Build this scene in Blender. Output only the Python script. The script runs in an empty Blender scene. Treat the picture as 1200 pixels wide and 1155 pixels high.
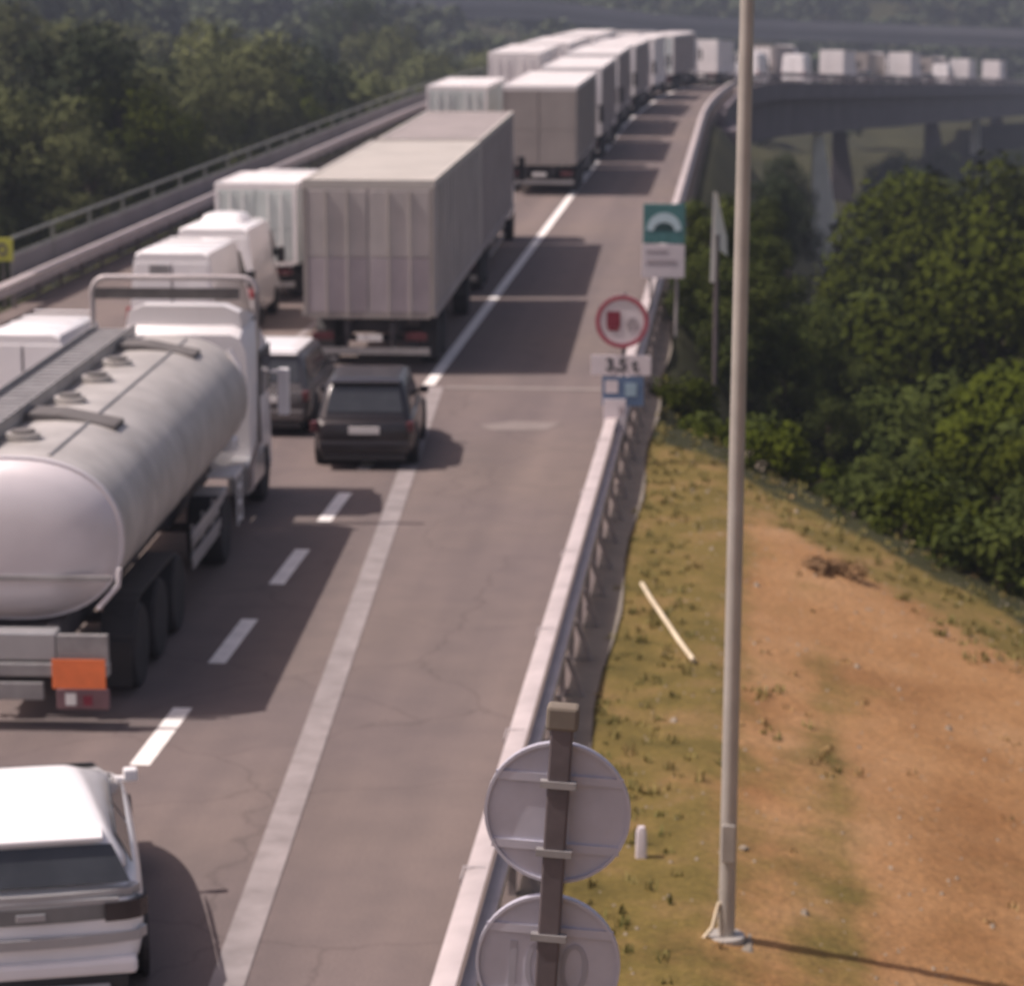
import bpy, math, random
from mathutils import Vector, Matrix
R = math.radians
S = bpy.context.scene
COL = S.collection

# ---------------------------------------------------------------- camera
CAM_H = 8.4
cd = bpy.data.cameras.new('camera'); cam = bpy.data.objects.new('camera', cd); COL.objects.link(cam)
cam.location = (0, 0, CAM_H)
cam.rotation_euler = (R(90 - 11.48), 0, R(5.033))
cd.sensor_fit = 'HORIZONTAL'; cd.sensor_width = 36; cd.lens = 36 * 3060 / 1200
cd.clip_start = 0.1; cd.clip_end = 6000
cd.dof.use_dof = True; cd.dof.focus_distance = 9.5; cd.dof.aperture_fstop = 3.4
S.camera = cam
# ---------------------------------------------------------------- light
SUN_EL, SUN_AZ = 56, -98           # azimuth from +Y, clockwise
w = bpy.data.worlds.new('World'); S.world = w; w.use_nodes = True
nt = w.node_tree; bg = nt.nodes['Background']
sky = nt.nodes.new('ShaderNodeTexSky'); sky.sky_type = 'NISHITA'; sky.sun_disc = False
sky.sun_elevation = R(SUN_EL); sky.sun_rotation = R(SUN_AZ); sky.dust_density = 3.5; sky.air_density = 1.0
wt = nt.nodes.new('ShaderNodeMix'); wt.data_type = 'RGBA'; wt.blend_type = 'MULTIPLY'; wt.inputs[0].default_value = 1
wt.inputs[7].default_value = (1.12, .88, .80, 1)      # warm, dusty summer sky
nt.links.new(sky.outputs[0], wt.inputs[6]); nt.links.new(wt.outputs[2], bg.inputs[0]); bg.inputs[1].default_value = 0.11
sl = bpy.data.lights.new('sun', 'SUN'); sl.energy = 4.3; sl.angle = R(0.6); sl.color = (1.0, .905, .86)
sun = bpy.data.objects.new('sun', sl); COL.objects.link(sun)
sd = Vector((math.sin(R(SUN_AZ)) * math.cos(R(SUN_EL)), math.cos(R(SUN_AZ)) * math.cos(R(SUN_EL)), math.sin(R(SUN_EL))))
sun.rotation_euler = sd.to_track_quat('Z', 'Y').to_euler(); sun.location = (-20, 0, 60)
S.view_settings.view_transform = 'Standard'; S.view_settings.look = 'None'
S.view_settings.exposure = 0.25; S.view_settings.gamma = 1

# ---------------------------------------------------------------- materials
def mat(name, col, rough=.6, metal=0, var=.12, scale=3, col2=None, bump=0, trans=None, spec=.5, coat=0, objrand=0):
    m = bpy.data.materials.new(name); m.use_nodes = True
    n = m.node_tree.nodes; l = m.node_tree.links; b = n['Principled BSDF']
    b.inputs['Roughness'].default_value = rough; b.inputs['Metallic'].default_value = metal
    b.inputs['Specular IOR Level'].default_value = spec; b.inputs['Coat Weight'].default_value = coat
    tc = n.new('ShaderNodeTexCoord'); nz = n.new('ShaderNodeTexNoise'); nz.inputs['Scale'].default_value = scale
    nz.inputs['Detail'].default_value = 6; nz.inputs['Roughness'].default_value = .6
    l.new(tc.outputs['Object'], nz.inputs['Vector'])
    cr = n.new('ShaderNodeValToRGB'); cr.color_ramp.elements[0].position = .3; cr.color_ramp.elements[1].position = .7
    c2 = col2 or tuple(min(1, c * (1 + var)) for c in col); c1 = col if col2 else tuple(c * (1 - var) for c in col)
    cr.color_ramp.elements[0].color = (*c1, 1); cr.color_ramp.elements[1].color = (*c2, 1)
    l.new(nz.outputs['Fac'], cr.inputs['Fac']); out = cr.outputs['Color']
    if objrand:
        oi = n.new('ShaderNodeObjectInfo'); mr = n.new('ShaderNodeMapRange')
        mr.inputs['To Min'].default_value = 1 - objrand; mr.inputs['To Max'].default_value = 1 + objrand
        l.new(oi.outputs['Random'], mr.inputs['Value'])
        hs = n.new('ShaderNodeHueSaturation'); l.new(mr.outputs[0], hs.inputs['Value']); l.new(out, hs.inputs['Color']); out = hs.outputs[0]
    l.new(out, b.inputs['Base Color'])
    if bump:
        nb = n.new('ShaderNodeTexNoise'); nb.inputs['Scale'].default_value = scale * 6; nb.inputs['Detail'].default_value = 4
        l.new(tc.outputs['Object'], nb.inputs['Vector'])
        bp = n.new('ShaderNodeBump'); bp.inputs['Strength'].default_value = bump; bp.inputs['Distance'].default_value = .05
        l.new(nb.outputs['Fac'], bp.inputs['Height']); l.new(bp.outputs[0], b.inputs['Normal'])
    if trans:
        b.inputs['Transmission Weight'].default_value = trans
    return m

M = dict(
    white=mat('white_paint', (.84, .81, .81), .35, var=.06, scale=1.2, coat=.3),
    white_box=mat('white_panel', (.80, .77, .76), .5, var=.08, scale=.8),
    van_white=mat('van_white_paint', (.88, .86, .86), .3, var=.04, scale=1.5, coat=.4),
    greywhite=mat('greenish_white_panel', (.55, .60, .58), .5, var=.1, scale=1),
    beige=mat('weathered_box_panel', (.42, .385, .37), .55, var=.16, scale=.9),
    beige_low=mat('lilac_door_panel', (.37, .325, .34), .55, var=.16, scale=.9),
    roof_cream=mat('cream_roof', (.50, .47, .43), .6, var=.1, scale=.7),
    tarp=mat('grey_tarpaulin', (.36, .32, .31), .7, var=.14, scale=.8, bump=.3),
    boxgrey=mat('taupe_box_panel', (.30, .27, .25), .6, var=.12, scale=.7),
    trim=mat('galvanised_trim', (.30, .29, .29), .5, .3, var=.2, scale=4),
    darktrim=mat('dark_trim', (.05, .045, .05), .6, var=.2, scale=4),
    tank=mat('tank_aluminium', (.48, .455, .43), .5, .25, var=.2, scale=1.6),
    tank_end=mat('tank_end_lit_paint', (.66, .62, .64), .38, .15, var=.06, scale=1.5),  # lighter than the barrel: the lit look of the rear dome is in the colour
    tankdark=mat('tank_grime', (.13, .12, .115), .7, var=.25, scale=3),
    chassis=mat('chassis_steel', (.05, .045, .05), .65, var=.3, scale=3),
    rubber=mat('tyre_rubber', (.022, .02, .022), .85, var=.3, scale=6),
    rim=mat('rim_steel', (.33, .32, .33), .45, .5, var=.2, scale=8),
    glass=mat('dark_glass', (.035, .038, .042), .12, var=.3, scale=2, spec=.8),
    orange=mat('orange_plate_paint', (.80, .19, .06), .5, var=.12, scale=5),
    red=mat('red_lens', (.35, .03, .035), .3, var=.2, scale=8),
    darkred=mat('smoked_red_lens', (.09, .025, .03), .25, var=.2, scale=8),
    plate=mat('number_plate_white', (.72, .70, .68), .5, var=.06, scale=9),
    silver=mat('silver_paint', (.42, .42, .43), .35, .4, var=.08, scale=2, coat=.3),
    darkcar=mat('charcoal_car_paint', (.022, .018, .020), .32, .2, var=.2, scale=2, coat=.4),
    tailgrey=mat('grey_tail_panel', (.20, .20, .20), .35, .2, var=.15, scale=3),
    smoked=mat('smoked_lens', (.04, .03, .032), .2, var=.2, scale=5),
    midgrey=mat('mid_grey_car_paint', (.11, .10, .10), .35, .2, var=.15, scale=2, coat=.3),
    blackpl=mat('black_plastic', (.03, .028, .03), .6, var=.2, scale=5),
    galv=mat('galvanised_steel', (.46, .42, .42), .5, .25, var=.14, scale=2.5),
    railpale=mat('weathered_rail_steel', (.50, .44, .43), .5, .15, var=.16, scale=1.8),
    postm=mat('dull_post_steel', (.16, .14, .14), .6, .3, var=.25, scale=5),
    fencem=mat('fence_rail_steel', (.20, .21, .19), .6, .2, var=.2, scale=2),
    guardpost=mat('guard_post_steel', (.27, .24, .23), .6, .3, var=.25, scale=5),
    pole=mat('lamp_pole_steel', (.42, .39, .35), .5, .25, var=.18, scale=1.5),
    signback=mat('grey_sign_back', (.52, .51, .58), .5, .3, var=.1, scale=3),
    signbackmark=mat('faint_grey_mark', (.40, .39, .44), .55, .3, var=.1, scale=6),
    brownpost=mat('brown_sign_post', (.12, .10, .105), .6, .2, var=.2, scale=5),
    signwhite=mat('sign_white_film', (.66, .60, .62), .45, var=.05, scale=6),
    lampdull=mat('dull_lamp_lens', (.20, .11, .12), .45, var=.15, scale=6),
    signred=mat('sign_red_film', (.36, .09, .12), .45, var=.15, scale=6),
    signdkred=mat('sign_dark_red_film', (.20, .02, .04), .45, var=.15, scale=6),
    signgrey=mat('sign_grey_film', (.38, .33, .35), .45, var=.1, scale=6),
    signteal=mat('sign_teal_film', (.07, .20, .20), .45, var=.15, scale=6),
    signarc=mat('sign_pale_blue_film', (.52, .66, .70), .45, var=.06, scale=6),
    signdkteal=mat('sign_dark_teal_film', (.02, .06, .06), .45, var=.15, scale=6),
    signblue=mat('sign_blue_film', (.10, .16, .27), .45, var=.12, scale=6),
    signltblue=mat('sign_light_blue_film', (.30, .42, .50), .45, var=.1, scale=6),
    black=mat('black_print', (.03, .03, .035), .5, var=.1, scale=6),
    yellow=mat('yellow_green_sign_film', (.42, .42, .06), .5, var=.12, scale=6),
    concrete=mat('lit_tone_concrete', (.86, .84, .74), .8, var=.08, scale=.6, bump=.2),  # pale tone paints sunlight onto two viaduct piers; also the narrow sign plate
    darkconc=mat('dark_concrete', (.105, .088, .098), .85, var=.2, scale=.35, bump=.2),  # darker tone for the deck and the other piers
    farconc=mat('distant_concrete', (.16, .16, .17), .85, var=.15, scale=.05),
    linewhite=mat('road_paint_white', (.82, .78, .74), .7, var=.14, scale=3),
    linefade=mat('worn_road_paint', (.20, .175, .17), .8, col2=(.31, .275, .27), scale=2.2),
    bark=mat('bark', (.10, .075, .055), .9, var=.3, scale=4, bump=.5),
    leafA=mat('dark_leaf', (.024, .036, .008), .8, spec=.08, col2=(.056, .068, .012), scale=.45, objrand=.3),
    leafB=mat('olive_leaf', (.026, .037, .003), .8, spec=.05, col2=(.055, .066, .005), scale=.4, objrand=.25),
    leafC=mat('blue_green_leaf', (.024, .036, .018), .8, spec=.08, col2=(.048, .062, .028), scale=.4, objrand=.3),
    leafL=mat('brightened_grey_green_leaf', (.060, .075, .030), .8, spec=.1, col2=(.135, .145, .055), scale=.4, objrand=.3),  # extra light put into the leaf colour of the backlit left woods
    leafF=mat('far_wood_leaf', (.040, .055, .032), .8, spec=.1, col2=(.075, .088, .046), scale=.03),
    grass=mat('verge_grass', (.12, .12, .025), .8, col2=(.28, .22, .07), scale=.8),
    drygrass=mat('dry_grass', (.24, .17, .06), .8, col2=(.36, .24, .10), scale=.8),
    stickm=mat('pale_pipe', (.62, .53, .38), .6, var=.15, scale=3),
    rock=mat('pale_rock', (.24, .20, .15), .85, var=.2, scale=3, bump=.5),
)

def asphalt():
    m = bpy.data.materials.new('asphalt'); m.use_nodes = True
    n = m.node_tree.nodes; l = m.node_tree.links; b = n['Principled BSDF']; b.inputs['Roughness'].default_value = .88
    tc = n.new('ShaderNodeTexCoord')
    def noise(sc, det, sx=1, sy=1):
        mp = n.new('ShaderNodeMapping'); mp.inputs['Scale'].default_value = (sx, sy, 1); l.new(tc.outputs['Object'], mp.inputs[0])
        z = n.new('ShaderNodeTexNoise'); z.inputs['Scale'].default_value = sc; z.inputs['Detail'].default_value = det
        l.new(mp.outputs[0], z.inputs['Vector']); return z
    def ramp(src, p0, c0, p1, c1):
        r = n.new('ShaderNodeValToRGB'); r.color_ramp.elements[0].position = p0; r.color_ramp.elements[1].position = p1
        r.color_ramp.elements[0].color = (*c0, 1); r.color_ramp.elements[1].color = (*c1, 1); l.new(src, r.inputs[0]); return r
    def mix(kind, f, a, bb):
        x = n.new('ShaderNodeMix'); x.data_type = 'RGBA'; x.blend_type = kind; x.inputs[0].default_value = f
        l.new(a, x.inputs[6]); l.new(bb, x.inputs[7]); return x.outputs[2]
    big = ramp(noise(.16, 3).outputs[0], .35, (.148, .118, .112), .68, (.163, .129, .114))
    streak = ramp(noise(1.0, 4, 1.2, .05).outputs[0], .3, (.84, .84, .86), .7, (1.08, 1.07, 1.06))
    fine = ramp(noise(38, 3).outputs[0], .3, (.84, .84, .84), .7, (1.14, 1.14, 1.14))
    mid = ramp(noise(1.7, 5).outputs[0], .35, (.93, .93, .93), .65, (1.05, 1.04, 1.03))
    crk = n.new('ShaderNodeTexVoronoi'); crk.feature = 'DISTANCE_TO_EDGE'; crk.inputs['Scale'].default_value = .32
    wn = noise(1.2, 4); ad = n.new('ShaderNodeMixRGB'); ad.blend_type = 'ADD'; ad.inputs[0].default_value = .8
    l.new(tc.outputs['Object'], ad.inputs[1]); l.new(wn.outputs[1], ad.inputs[2]); l.new(ad.outputs[0], crk.inputs['Vector'])
    crack = ramp(crk.outputs[0], .0, (.74, .73, .73), .012, (1, 1, 1))
    sx_ = n.new('ShaderNodeSeparateXYZ'); l.new(tc.outputs['Object'], sx_.inputs[0])
    wv = n.new('ShaderNodeMath'); wv.operation = 'SINE'; ml = n.new('ShaderNodeMath'); ml.operation = 'MULTIPLY'; ml.inputs[1].default_value = 3.49
    l.new(sx_.outputs[0], ml.inputs[0]); l.new(ml.outputs[0], wv.inputs[0])
    mr = n.new('ShaderNodeMapRange'); mr.inputs['From Min'].default_value = -1; mr.inputs['From Max'].default_value = 1; l.new(wv.outputs[0], mr.inputs['Value'])
    track = ramp(mr.outputs[0], .2, (.94, .94, .945), .8, (1.03, 1.03, 1.025))
    c = mix('MULTIPLY', 1, big.outputs[0], streak.outputs[0]); c = mix('MULTIPLY', .8, c, crack.outputs[0]); c = mix('MULTIPLY', 1, c, track.outputs[0]); c = mix('MULTIPLY', 1, c, fine.outputs[0]); c = mix('MULTIPLY', 1, c, mid.outputs[0])
    l.new(c, b.inputs['Base Color'])
    bp = n.new('ShaderNodeBump'); bp.inputs['Strength'].default_value = .25; bp.inputs['Distance'].default_value = .01
    l.new(noise(60, 3).outputs[0], bp.inputs['Height']); l.new(bp.outputs[0], b.inputs['Normal'])
    return m
M['asphalt'] = asphalt()
M['gutter'] = mat('gutter_concrete', (.15, .125, .10), .9, col2=(.22, .19, .15), scale=1.5)
M['joint'] = mat('joint_paint', (.215, .185, .172), .85, var=.15, scale=3)
M['patch'] = mat('worn_patch', (.195, .165, .152), .85, var=.12, scale=3)

def ground_mat():
    m = bpy.data.materials.new('ground'); m.use_nodes = True
    n = m.node_tree.nodes; l = m.node_tree.links; b = n['Principled BSDF']; b.inputs['Roughness'].default_value = .95
    b.inputs['Specular IOR Level'].default_value = .2
    geo = n.new('ShaderNodeNewGeometry')
    def noise(sc, det, rough=.55, sx=1, sy=1):
        mp = n.new('ShaderNodeMapping'); mp.inputs['Scale'].default_value = (sx, sy, 1); l.new(geo.outputs['Position'], mp.inputs[0])
        z = n.new('ShaderNodeTexNoise'); z.inputs['Scale'].default_value = sc; z.inputs['Detail'].default_value = det; z.inputs['Roughness'].default_value = rough
        l.new(mp.outputs[0], z.inputs['Vector']); return z.outputs[0]
    def ramp(src, stops):
        r = n.new('ShaderNodeValToRGB'); e = r.color_ramp.elements
        while len(e) < len(stops): e.new(.5)
        for i, (p, c) in enumerate(stops): e[i].position = p; e[i].color = (*c, 1)
        l.new(src, r.inputs[0]); return r.outputs[0]
    def mixc(f, a, bb, kind='MIX'):
        x = n.new('ShaderNodeMix'); x.data_type = 'RGBA'; x.blend_type = kind
        if isinstance(f, float): x.inputs[0].default_value = f
        else: l.new(f, x.inputs[0])
        l.new(a, x.inputs[6]); l.new(bb, x.inputs[7]); return x.outputs[2]
    dirt = ramp(noise(.55, 6), [(.3, (.205, .105, .042)), (.5, (.272, .152, .068)), (.72, (.32, .195, .100))])
    olive = ramp(noise(1.1, 5), [(.3, (.085, .068, .018)), (.5, (.140, .105, .030)), (.72, (.20, .130, .055))])
    wood = ramp(noise(.12, 5), [(.3, (.020, .022, .008)), (.7, (.044, .045, .017))])
    at = n.new('ShaderNodeAttribute'); at.attribute_name = 'cover'
    sep = n.new('ShaderNodeSeparateColor'); l.new(at.outputs['Color'], sep.inputs[0])
    def fac(chan, nz, lo, hi):
        a = n.new('ShaderNodeMath'); a.operation = 'ADD'; l.new(chan, a.inputs[0]); l.new(nz, a.inputs[1])
        r = n.new('ShaderNodeMapRange'); r.interpolation_type = 'SMOOTHSTEP'; r.inputs['From Min'].default_value = lo; r.inputs['From Max'].default_value = hi
        l.new(a.outputs[0], r.inputs['Value']); return r.outputs[0]
    c = mixc(fac(sep.outputs[0], noise(.9, 6, .65), .80, 1.28), dirt, olive)
    c = mixc(fac(sep.outputs[1], noise(.8, 5), .88, 1.12), c, wood)
    fine = ramp(noise(14, 5, .7), [(.3, (.72, .72, .72)), (.7, (1.25, 1.22, 1.18))])
    c = mixc(1.0, c, fine, 'MULTIPLY')
    l.new(c, b.inputs['Base Color'])
    bp = n.new('ShaderNodeBump'); bp.inputs['Strength'].default_value = .6; bp.inputs['Distance'].default_value = .08
    l.new(noise(5, 6, .65), bp.inputs['Height']); l.new(bp.outputs[0], b.inputs['Normal'])
    return m
M['ground'] = ground_mat()

# ---------------------------------------------------------------- mesh builder
class MB:
    def __init__(s): s.v = []; s.f = []
    def add(s, vs, fs):
        o = len(s.v); s.v += [tuple(v) for v in vs]; s.f += [tuple(i + o for i in f) for f in fs]; return s
    def box(s, x0, x1, y0, y1, z0, z1):
        return s.add([(x0, y0, z0), (x1, y0, z0), (x1, y1, z0), (x0, y1, z0), (x0, y0, z1), (x1, y0, z1), (x1, y1, z1), (x0, y1, z1)],
                     [(0, 3, 2, 1), (4, 5, 6, 7), (0, 1, 5, 4), (1, 2, 6, 5), (2, 3, 7, 6), (3, 0, 4, 7)])
    def cbox(s, c, d): return s.box(c[0] - d[0] / 2, c[0] + d[0] / 2, c[1] - d[1] / 2, c[1] + d[1] / 2, c[2] - d[2] / 2, c[2] + d[2] / 2)
    def rings(s, rs, cap=True, closed=True):
        n = len(rs[0]); vs = [p for r in rs for p in r]; fs = []
        for i in range(len(rs) - 1):
            for j in range(n if closed else n - 1):
                k = (j + 1) % n; fs.append((i * n + j, i * n + k, (i + 1) * n + k, (i + 1) * n + j))
        if cap: fs.append(tuple(range(n - 1, -1, -1))); fs.append(tuple((len(rs) - 1) * n + j for j in range(n)))
        return s.add(vs, fs)
    def tube(s, pts, r, n=8, cap=True):
        pts = [Vector(p) for p in pts]; rs = []; rr = r if isinstance(r, (list, tuple)) else [r] * len(pts)
        for i, p in enumerate(pts):
            d = (pts[min(i + 1, len(pts) - 1)] - pts[max(i - 1, 0)]).normalized()
            a = d.cross(Vector((0, 0, 1)));
            if a.length < 1e-3: a = Vector((1, 0, 0))
            a.normalize(); b = d.cross(a).normalized()
            rs.append([p + (a * math.cos(t) + b * math.sin(t)) * rr[i] for t in [2 * math.pi * j / n for j in range(n)]])
        return s.rings(rs, cap)
    def cyl(s, c, ax, r, h, n=24):
        a = Vector({'x': (1, 0, 0), 'y': (0, 1, 0), 'z': (0, 0, 1)}[ax]) * (h / 2); c = Vector(c); return s.tube([c - a, c + a], r, n)
    def lathe_x(s, c, prof, n=28):   # revolve (x, r) about the X axis through c
        rs = [[(c[0] + x, c[1] + r * math.cos(t), c[2] + r * math.sin(t)) for t in [2 * math.pi * j / n for j in range(n)]] for x, r in prof]
        return s.rings(rs)
    def plate(s, p, th, out):        # quad p[0..3] pushed out along vector out, given thickness
        o = Vector(out).normalized() * th; a = [Vector(q) for q in p]; b = [q + o for q in a]
        return s.rings([a, b])
    def build(s, name, m, parent=None, smooth=False, bevel=0, angle=40):
        me = bpy.data.meshes.new(name); me.from_pydata(s.v, [], s.f); me.validate(); me.update()
        o = bpy.data.objects.new(name, me); COL.objects.link(o); me.materials.append(M[m] if isinstance(m, str) else m)
        import bmesh
        bm = bmesh.new(); bm.from_mesh(me); bmesh.ops.recalc_face_normals(bm, faces=bm.faces)
        for f in bm.faces: f.smooth = smooth
        if smooth:
            for e in bm.edges: e.smooth = (len(e.link_faces) < 2) or e.calc_face_angle(0) < R(angle)
        bm.to_mesh(me); bm.free()
        if bevel:
            md = o.modifiers.new('bevel', 'BEVEL'); md.width = bevel; md.segments = 2; md.limit_method = 'ANGLE'; md.angle_limit = R(35)
        if parent: o.parent = parent
        return o

def thing(name, label, cat, loc=(0, 0, 0), rot=(0, 0, 0), group=None):
    o = bpy.data.objects.new(name, None); COL.objects.link(o); o.location = loc; o.rotation_euler = rot
    o.empty_display_size = .3
    return tag(o, label, cat, group)
def tag(o, label=None, cat=None, group=None, kind=None):
    if label: o['label'] = label
    if cat: o['category'] = cat
    if group: o['group'] = group
    if kind: o['kind'] = kind
    return o
def copy_tree(o, parent=None):
    c = o.copy(); COL.objects.link(c)
    if parent: c.parent = parent
    for ch in list(o.children): copy_tree(ch, c)
    return c

# ---------------------------------------------------------------- road path
def slope(Y):
    if Y < 132: return 0.
    if Y < 170: return (Y - 132) / 620
    if Y < 220: return 38 / 620 + (Y - 170) / 320
    return 38 / 620 + 50 / 320
_sh = [0.0]
for i in range(1, 1800): _sh.append(_sh[-1] + slope(i - .5))
def shift(Y):
    if Y <= 0: return 0.
    i = min(int(Y), 1790); return _sh[i] + (_sh[i + 1] - _sh[i]) * (Y - i)
def rz(Y):
    if Y < 168: return 0.
    if Y < 200: return -.0455 * (Y - 168) ** 2 / 64
    return -.0455 * (Y - 184)
def P(x, Y, z=0): return (x + shift(Y), Y, z + rz(Y))
def strip(x0, x1, Y0, Y1, z, step=4, thick=None):
    n = max(1, int(math.ceil((Y1 - Y0) / step))); ys = [Y0 + (Y1 - Y0) * i / n for i in range(n + 1)]
    fx0 = x0 if callable(x0) else (lambda y: x0); fx1 = x1 if callable(x1) else (lambda y: x1)
    mb = MB()
    if thick is None:
        mb.rings([[P(fx0(y), y, z), P(fx1(y), y, z)] for y in ys], cap=False, closed=False)
    else:
        mb.rings([[P(fx0(y), y, z), P(fx1(y), y, z), P(fx1(y), y, z - thick), P(fx0(y), y, z - thick)] for y in ys])
    return mb

ROAD_L, ROAD_R = -18.0, -1.95
strip(ROAD_L, ROAD_R, -30, 460, 0, 3).build('road', 'asphalt')['kind'] = 'structure'

rnd = random.Random(7)
def sstep(a, b, x):
    t = max(0., min(1., (x - a) / (b - a))); return t * t * (3 - 2 * t)
def wob(x, y): return math.sin(x * .07 + 1.3) * math.cos(y * .055) + .5 * math.sin(x * .19 + y * .13) + .25 * math.sin(x * .43 - y * .37)
def terr(X, Y):
    xs = X - shift(Y)
    val = sstep(140, 182, Y)
    if xs > -1.9:
        dd = (X + 1.8) * .854 + (Y - 48.8) * .52
        bank = -.02 - .20 * max(0, X + .3) + .05 * wob(X * 9, Y * 9) * sstep(-1.2, 1.5, X)
        drop = min(.80 * max(0, dd), 1.15 * max(0, xs + 1.5))
        far = 17.5 + 1.2 * wob(X, Y) - .14 * max(0, X - 60)
        z = bank - min(drop, far)
        z = max(z, -far) if drop > 3 else z
    elif xs < -18.3:
        d = -18.3 - xs
        z = -.05 - min(.55 * d, 6) + .22 * max(0, d - 26) * (1 - .85 * sstep(240, 380, Y)) + .8 * wob(X, Y) * sstep(4, 16, d)
        z = min(z, 26)
        z = z - 10 * val * (1 - sstep(30, 140, d))
    else:
        z = -.06
    if val > 0 and xs > -30: z = z * (1 - val) + min(z, -17.5 + 1.2 * wob(X, Y)) * val
    z += .17 * max(0, Y - 545) * sstep(545, 640, Y)
    return max(-19, min(z, 95))
xs_ = [-700, -520, -400, -300, -230, -180, -140, -110, -90, -75, -62, -52, -44, -38, -33, -29, -26, -23.5, -21.5, -19.8, -18.35, -18.1, -17, -10, -2.2, -1.88, -1.6, -1.3]
x = -1.0
while x < 9: xs_.append(round(x, 2)); x += .35
while x < 800: xs_.append(round(x, 1)); x += max(.6, (x - 8) * .13)
ys_ = []; y = -40.
while y < 1500: ys_.append(y); y += .8 if 12 < y < 56 else max(1.5, abs(y - 30) * .035)
tm = MB(); NX = len(xs_)
cover = []
for y in ys_:
    for x0 in xs_:
        X = x0 + shift(y); z = terr(X, y); tm.v.append((X, y, z))
        dd = (X + 1.8) * .854 + (y - 47.2) * .52
        g = 0.0
        if -1.9 < x0: g = .85 * (1 - sstep(-1.4, .5, X)) * sstep(28, 46, y) + .62 * (1 - sstep(-.8, .9, X)) + .42 * math.exp(-((X - .9 - (y - 20) * .02) / .35) ** 2) * (1 - sstep(26, 40, y)) + .25
        if dd > -2.5: g = max(g, sstep(-2.6, -1.0, dd) * .95)
        wd = sstep(-1.2, .6, dd) if x0 > -1.9 else 1.
        if y < 8: wd = 0 if x0 > -1.9 else 1
        cover.append((min(1, g), wd, 0, 1))
for j in range(len(ys_) - 1):
    for i in range(NX - 1): tm.f.append((j * NX + i, j * NX + i + 1, (j + 1) * NX + i + 1, (j + 1) * NX + i))
go = tm.build('ground', 'ground', smooth=True, angle=180); go['kind'] = 'structure'
ca = go.data.color_attributes.new('cover', 'FLOAT_COLOR', 'POINT')
for i, c in enumerate(cover): ca.data[i].color = c

# gutter strip right of the rail
strip(-1.94, lambda y: -1.55 + .06 * math.sin(y * .8), 8, 62, .012, 1.5).build('gutter', 'gutter')['kind'] = 'structure'

# ---------------------------------------------------------------- markings
mk = MB(); k = 0
Y = 17.35 - 4.15 * 2
while Y < 50:
    m_ = strip(-6.42, -6.20, Y + .65, min(Y + 2.85, 50.6), .005, 3); mk.add(m_.v, m_.f); Y += 4.15
mk.build('lane_dashes', 'linewhite')['kind'] = 'structure'
def solx(y):
    return -4.05 - (y - 18) * .0605 if y < 52 else -6.27
strip(lambda y: solx(y) - .15, lambda y: solx(y) + .15, 10, 51.8, .009, 2).build('taper_edge_line', 'linefade')['kind'] = 'structure'
strip(-6.40, -6.16, 52, 300, .005, 3).build('right_edge_line', 'linewhite')['kind'] = 'structure'
strip(-10.15, -9.98, 52, 300, .005, 3).build('inner_lane_line', 'linefade')['kind'] = 'structure'
strip(-14.4, -14.2, 10, 300, .005, 3).build('left_edge_line', 'linefade')['kind'] = 'structure'
MB().box(-5.9, -2.0, 51.55, 51.85, -.05, .012).build('expansion_joint', 'joint')['kind'] = 'structure'
MB().add([(-4.5, 46.9, .006), (-3.5, 47.0, .006), (-3.3, 47.8, .006), (-4.2, 47.9, .006), (-4.8, 47.4, .006)], [(0, 1, 2, 3, 4)]).build('worn_road_patch', 'patch')['kind'] = 'structure'

# ---------------------------------------------------------------- guardrails
def wbeam(x, Y0, Y1, zt, mname, parent, side=1, depth=.11, h=.31, step=2, top=0.0):
    prof = [(0, 0), (-depth * .9, -.03), (-depth, -.08), (-.01, -h * .42), (-.01, -h * .58), (-depth, -h + .08), (-depth * .9, -h + .03), (0, -h),
            (.02, -h), (.02 - depth * .7, -h + .07), (.02, -h * .55), (.02, -h * .45), (.02 - depth * .7, -.09), (.02 + top, -.02), (.02 + top, 0)]
    n = int((Y1 - Y0) / step) + 1; ys = [Y0 + (Y1 - Y0) * i / n for i in range(n + 1)]
    mb = MB(); mb.rings([[P(x + side * a, y, zt + b) for a, b in prof] for y in ys])
    return mb.build('rail_beam', mname, parent, smooth=True, angle=50)

gr = thing('guardrail', 'pale galvanised guardrail with close posts along the right road edge', 'guardrail', (-2.15, 12, 0))
def par(o, root):     # parent keeping world placement
    o.parent = root; o.matrix_parent_inverse = Matrix.Translation(-Vector(root.location)); return o
class Root0:
    pass
b_ = wbeam(-2.18, 10, 176, .78, 'railpale', None, 1, .10, .30, 2, .09); par(b_, gr)
lb = strip(-2.085, -1.955, 10, 176, .60, 3, .10).build('lower_rail', 'galv'); par(lb, gr)
proto_post = None
for i in range(98):
    y = 11.2 + 1.65 * i
    if proto_post is None:
        pb = MB().box(-.035, .035, -.05, .05, -.35, .495); pb.box(-.12, -.035, -.04, .04, .36, .45)
        pb.add([(.035, -.02, .48), (.035, .02, .48), (.30, .02, -.25), (.30, -.02, -.25), (.10, -.02, .48), (.10, .02, .48), (.36, .02, -.25), (.36, -.02, -.25)],
               [(0, 1, 2, 3), (4, 7, 6, 5), (0, 4, 5, 1), (3, 2, 6, 7), (0, 3, 7, 4), (1, 5, 6, 2)])
        o = proto_post = pb.build('post', 'guardpost')
    else:
        o = proto_post.copy(); COL.objects.link(o)
    px, py, pz = P(-2.0, y, 0); o.parent = gr; o.location = (px + 2.15, py - 12, pz)

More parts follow.
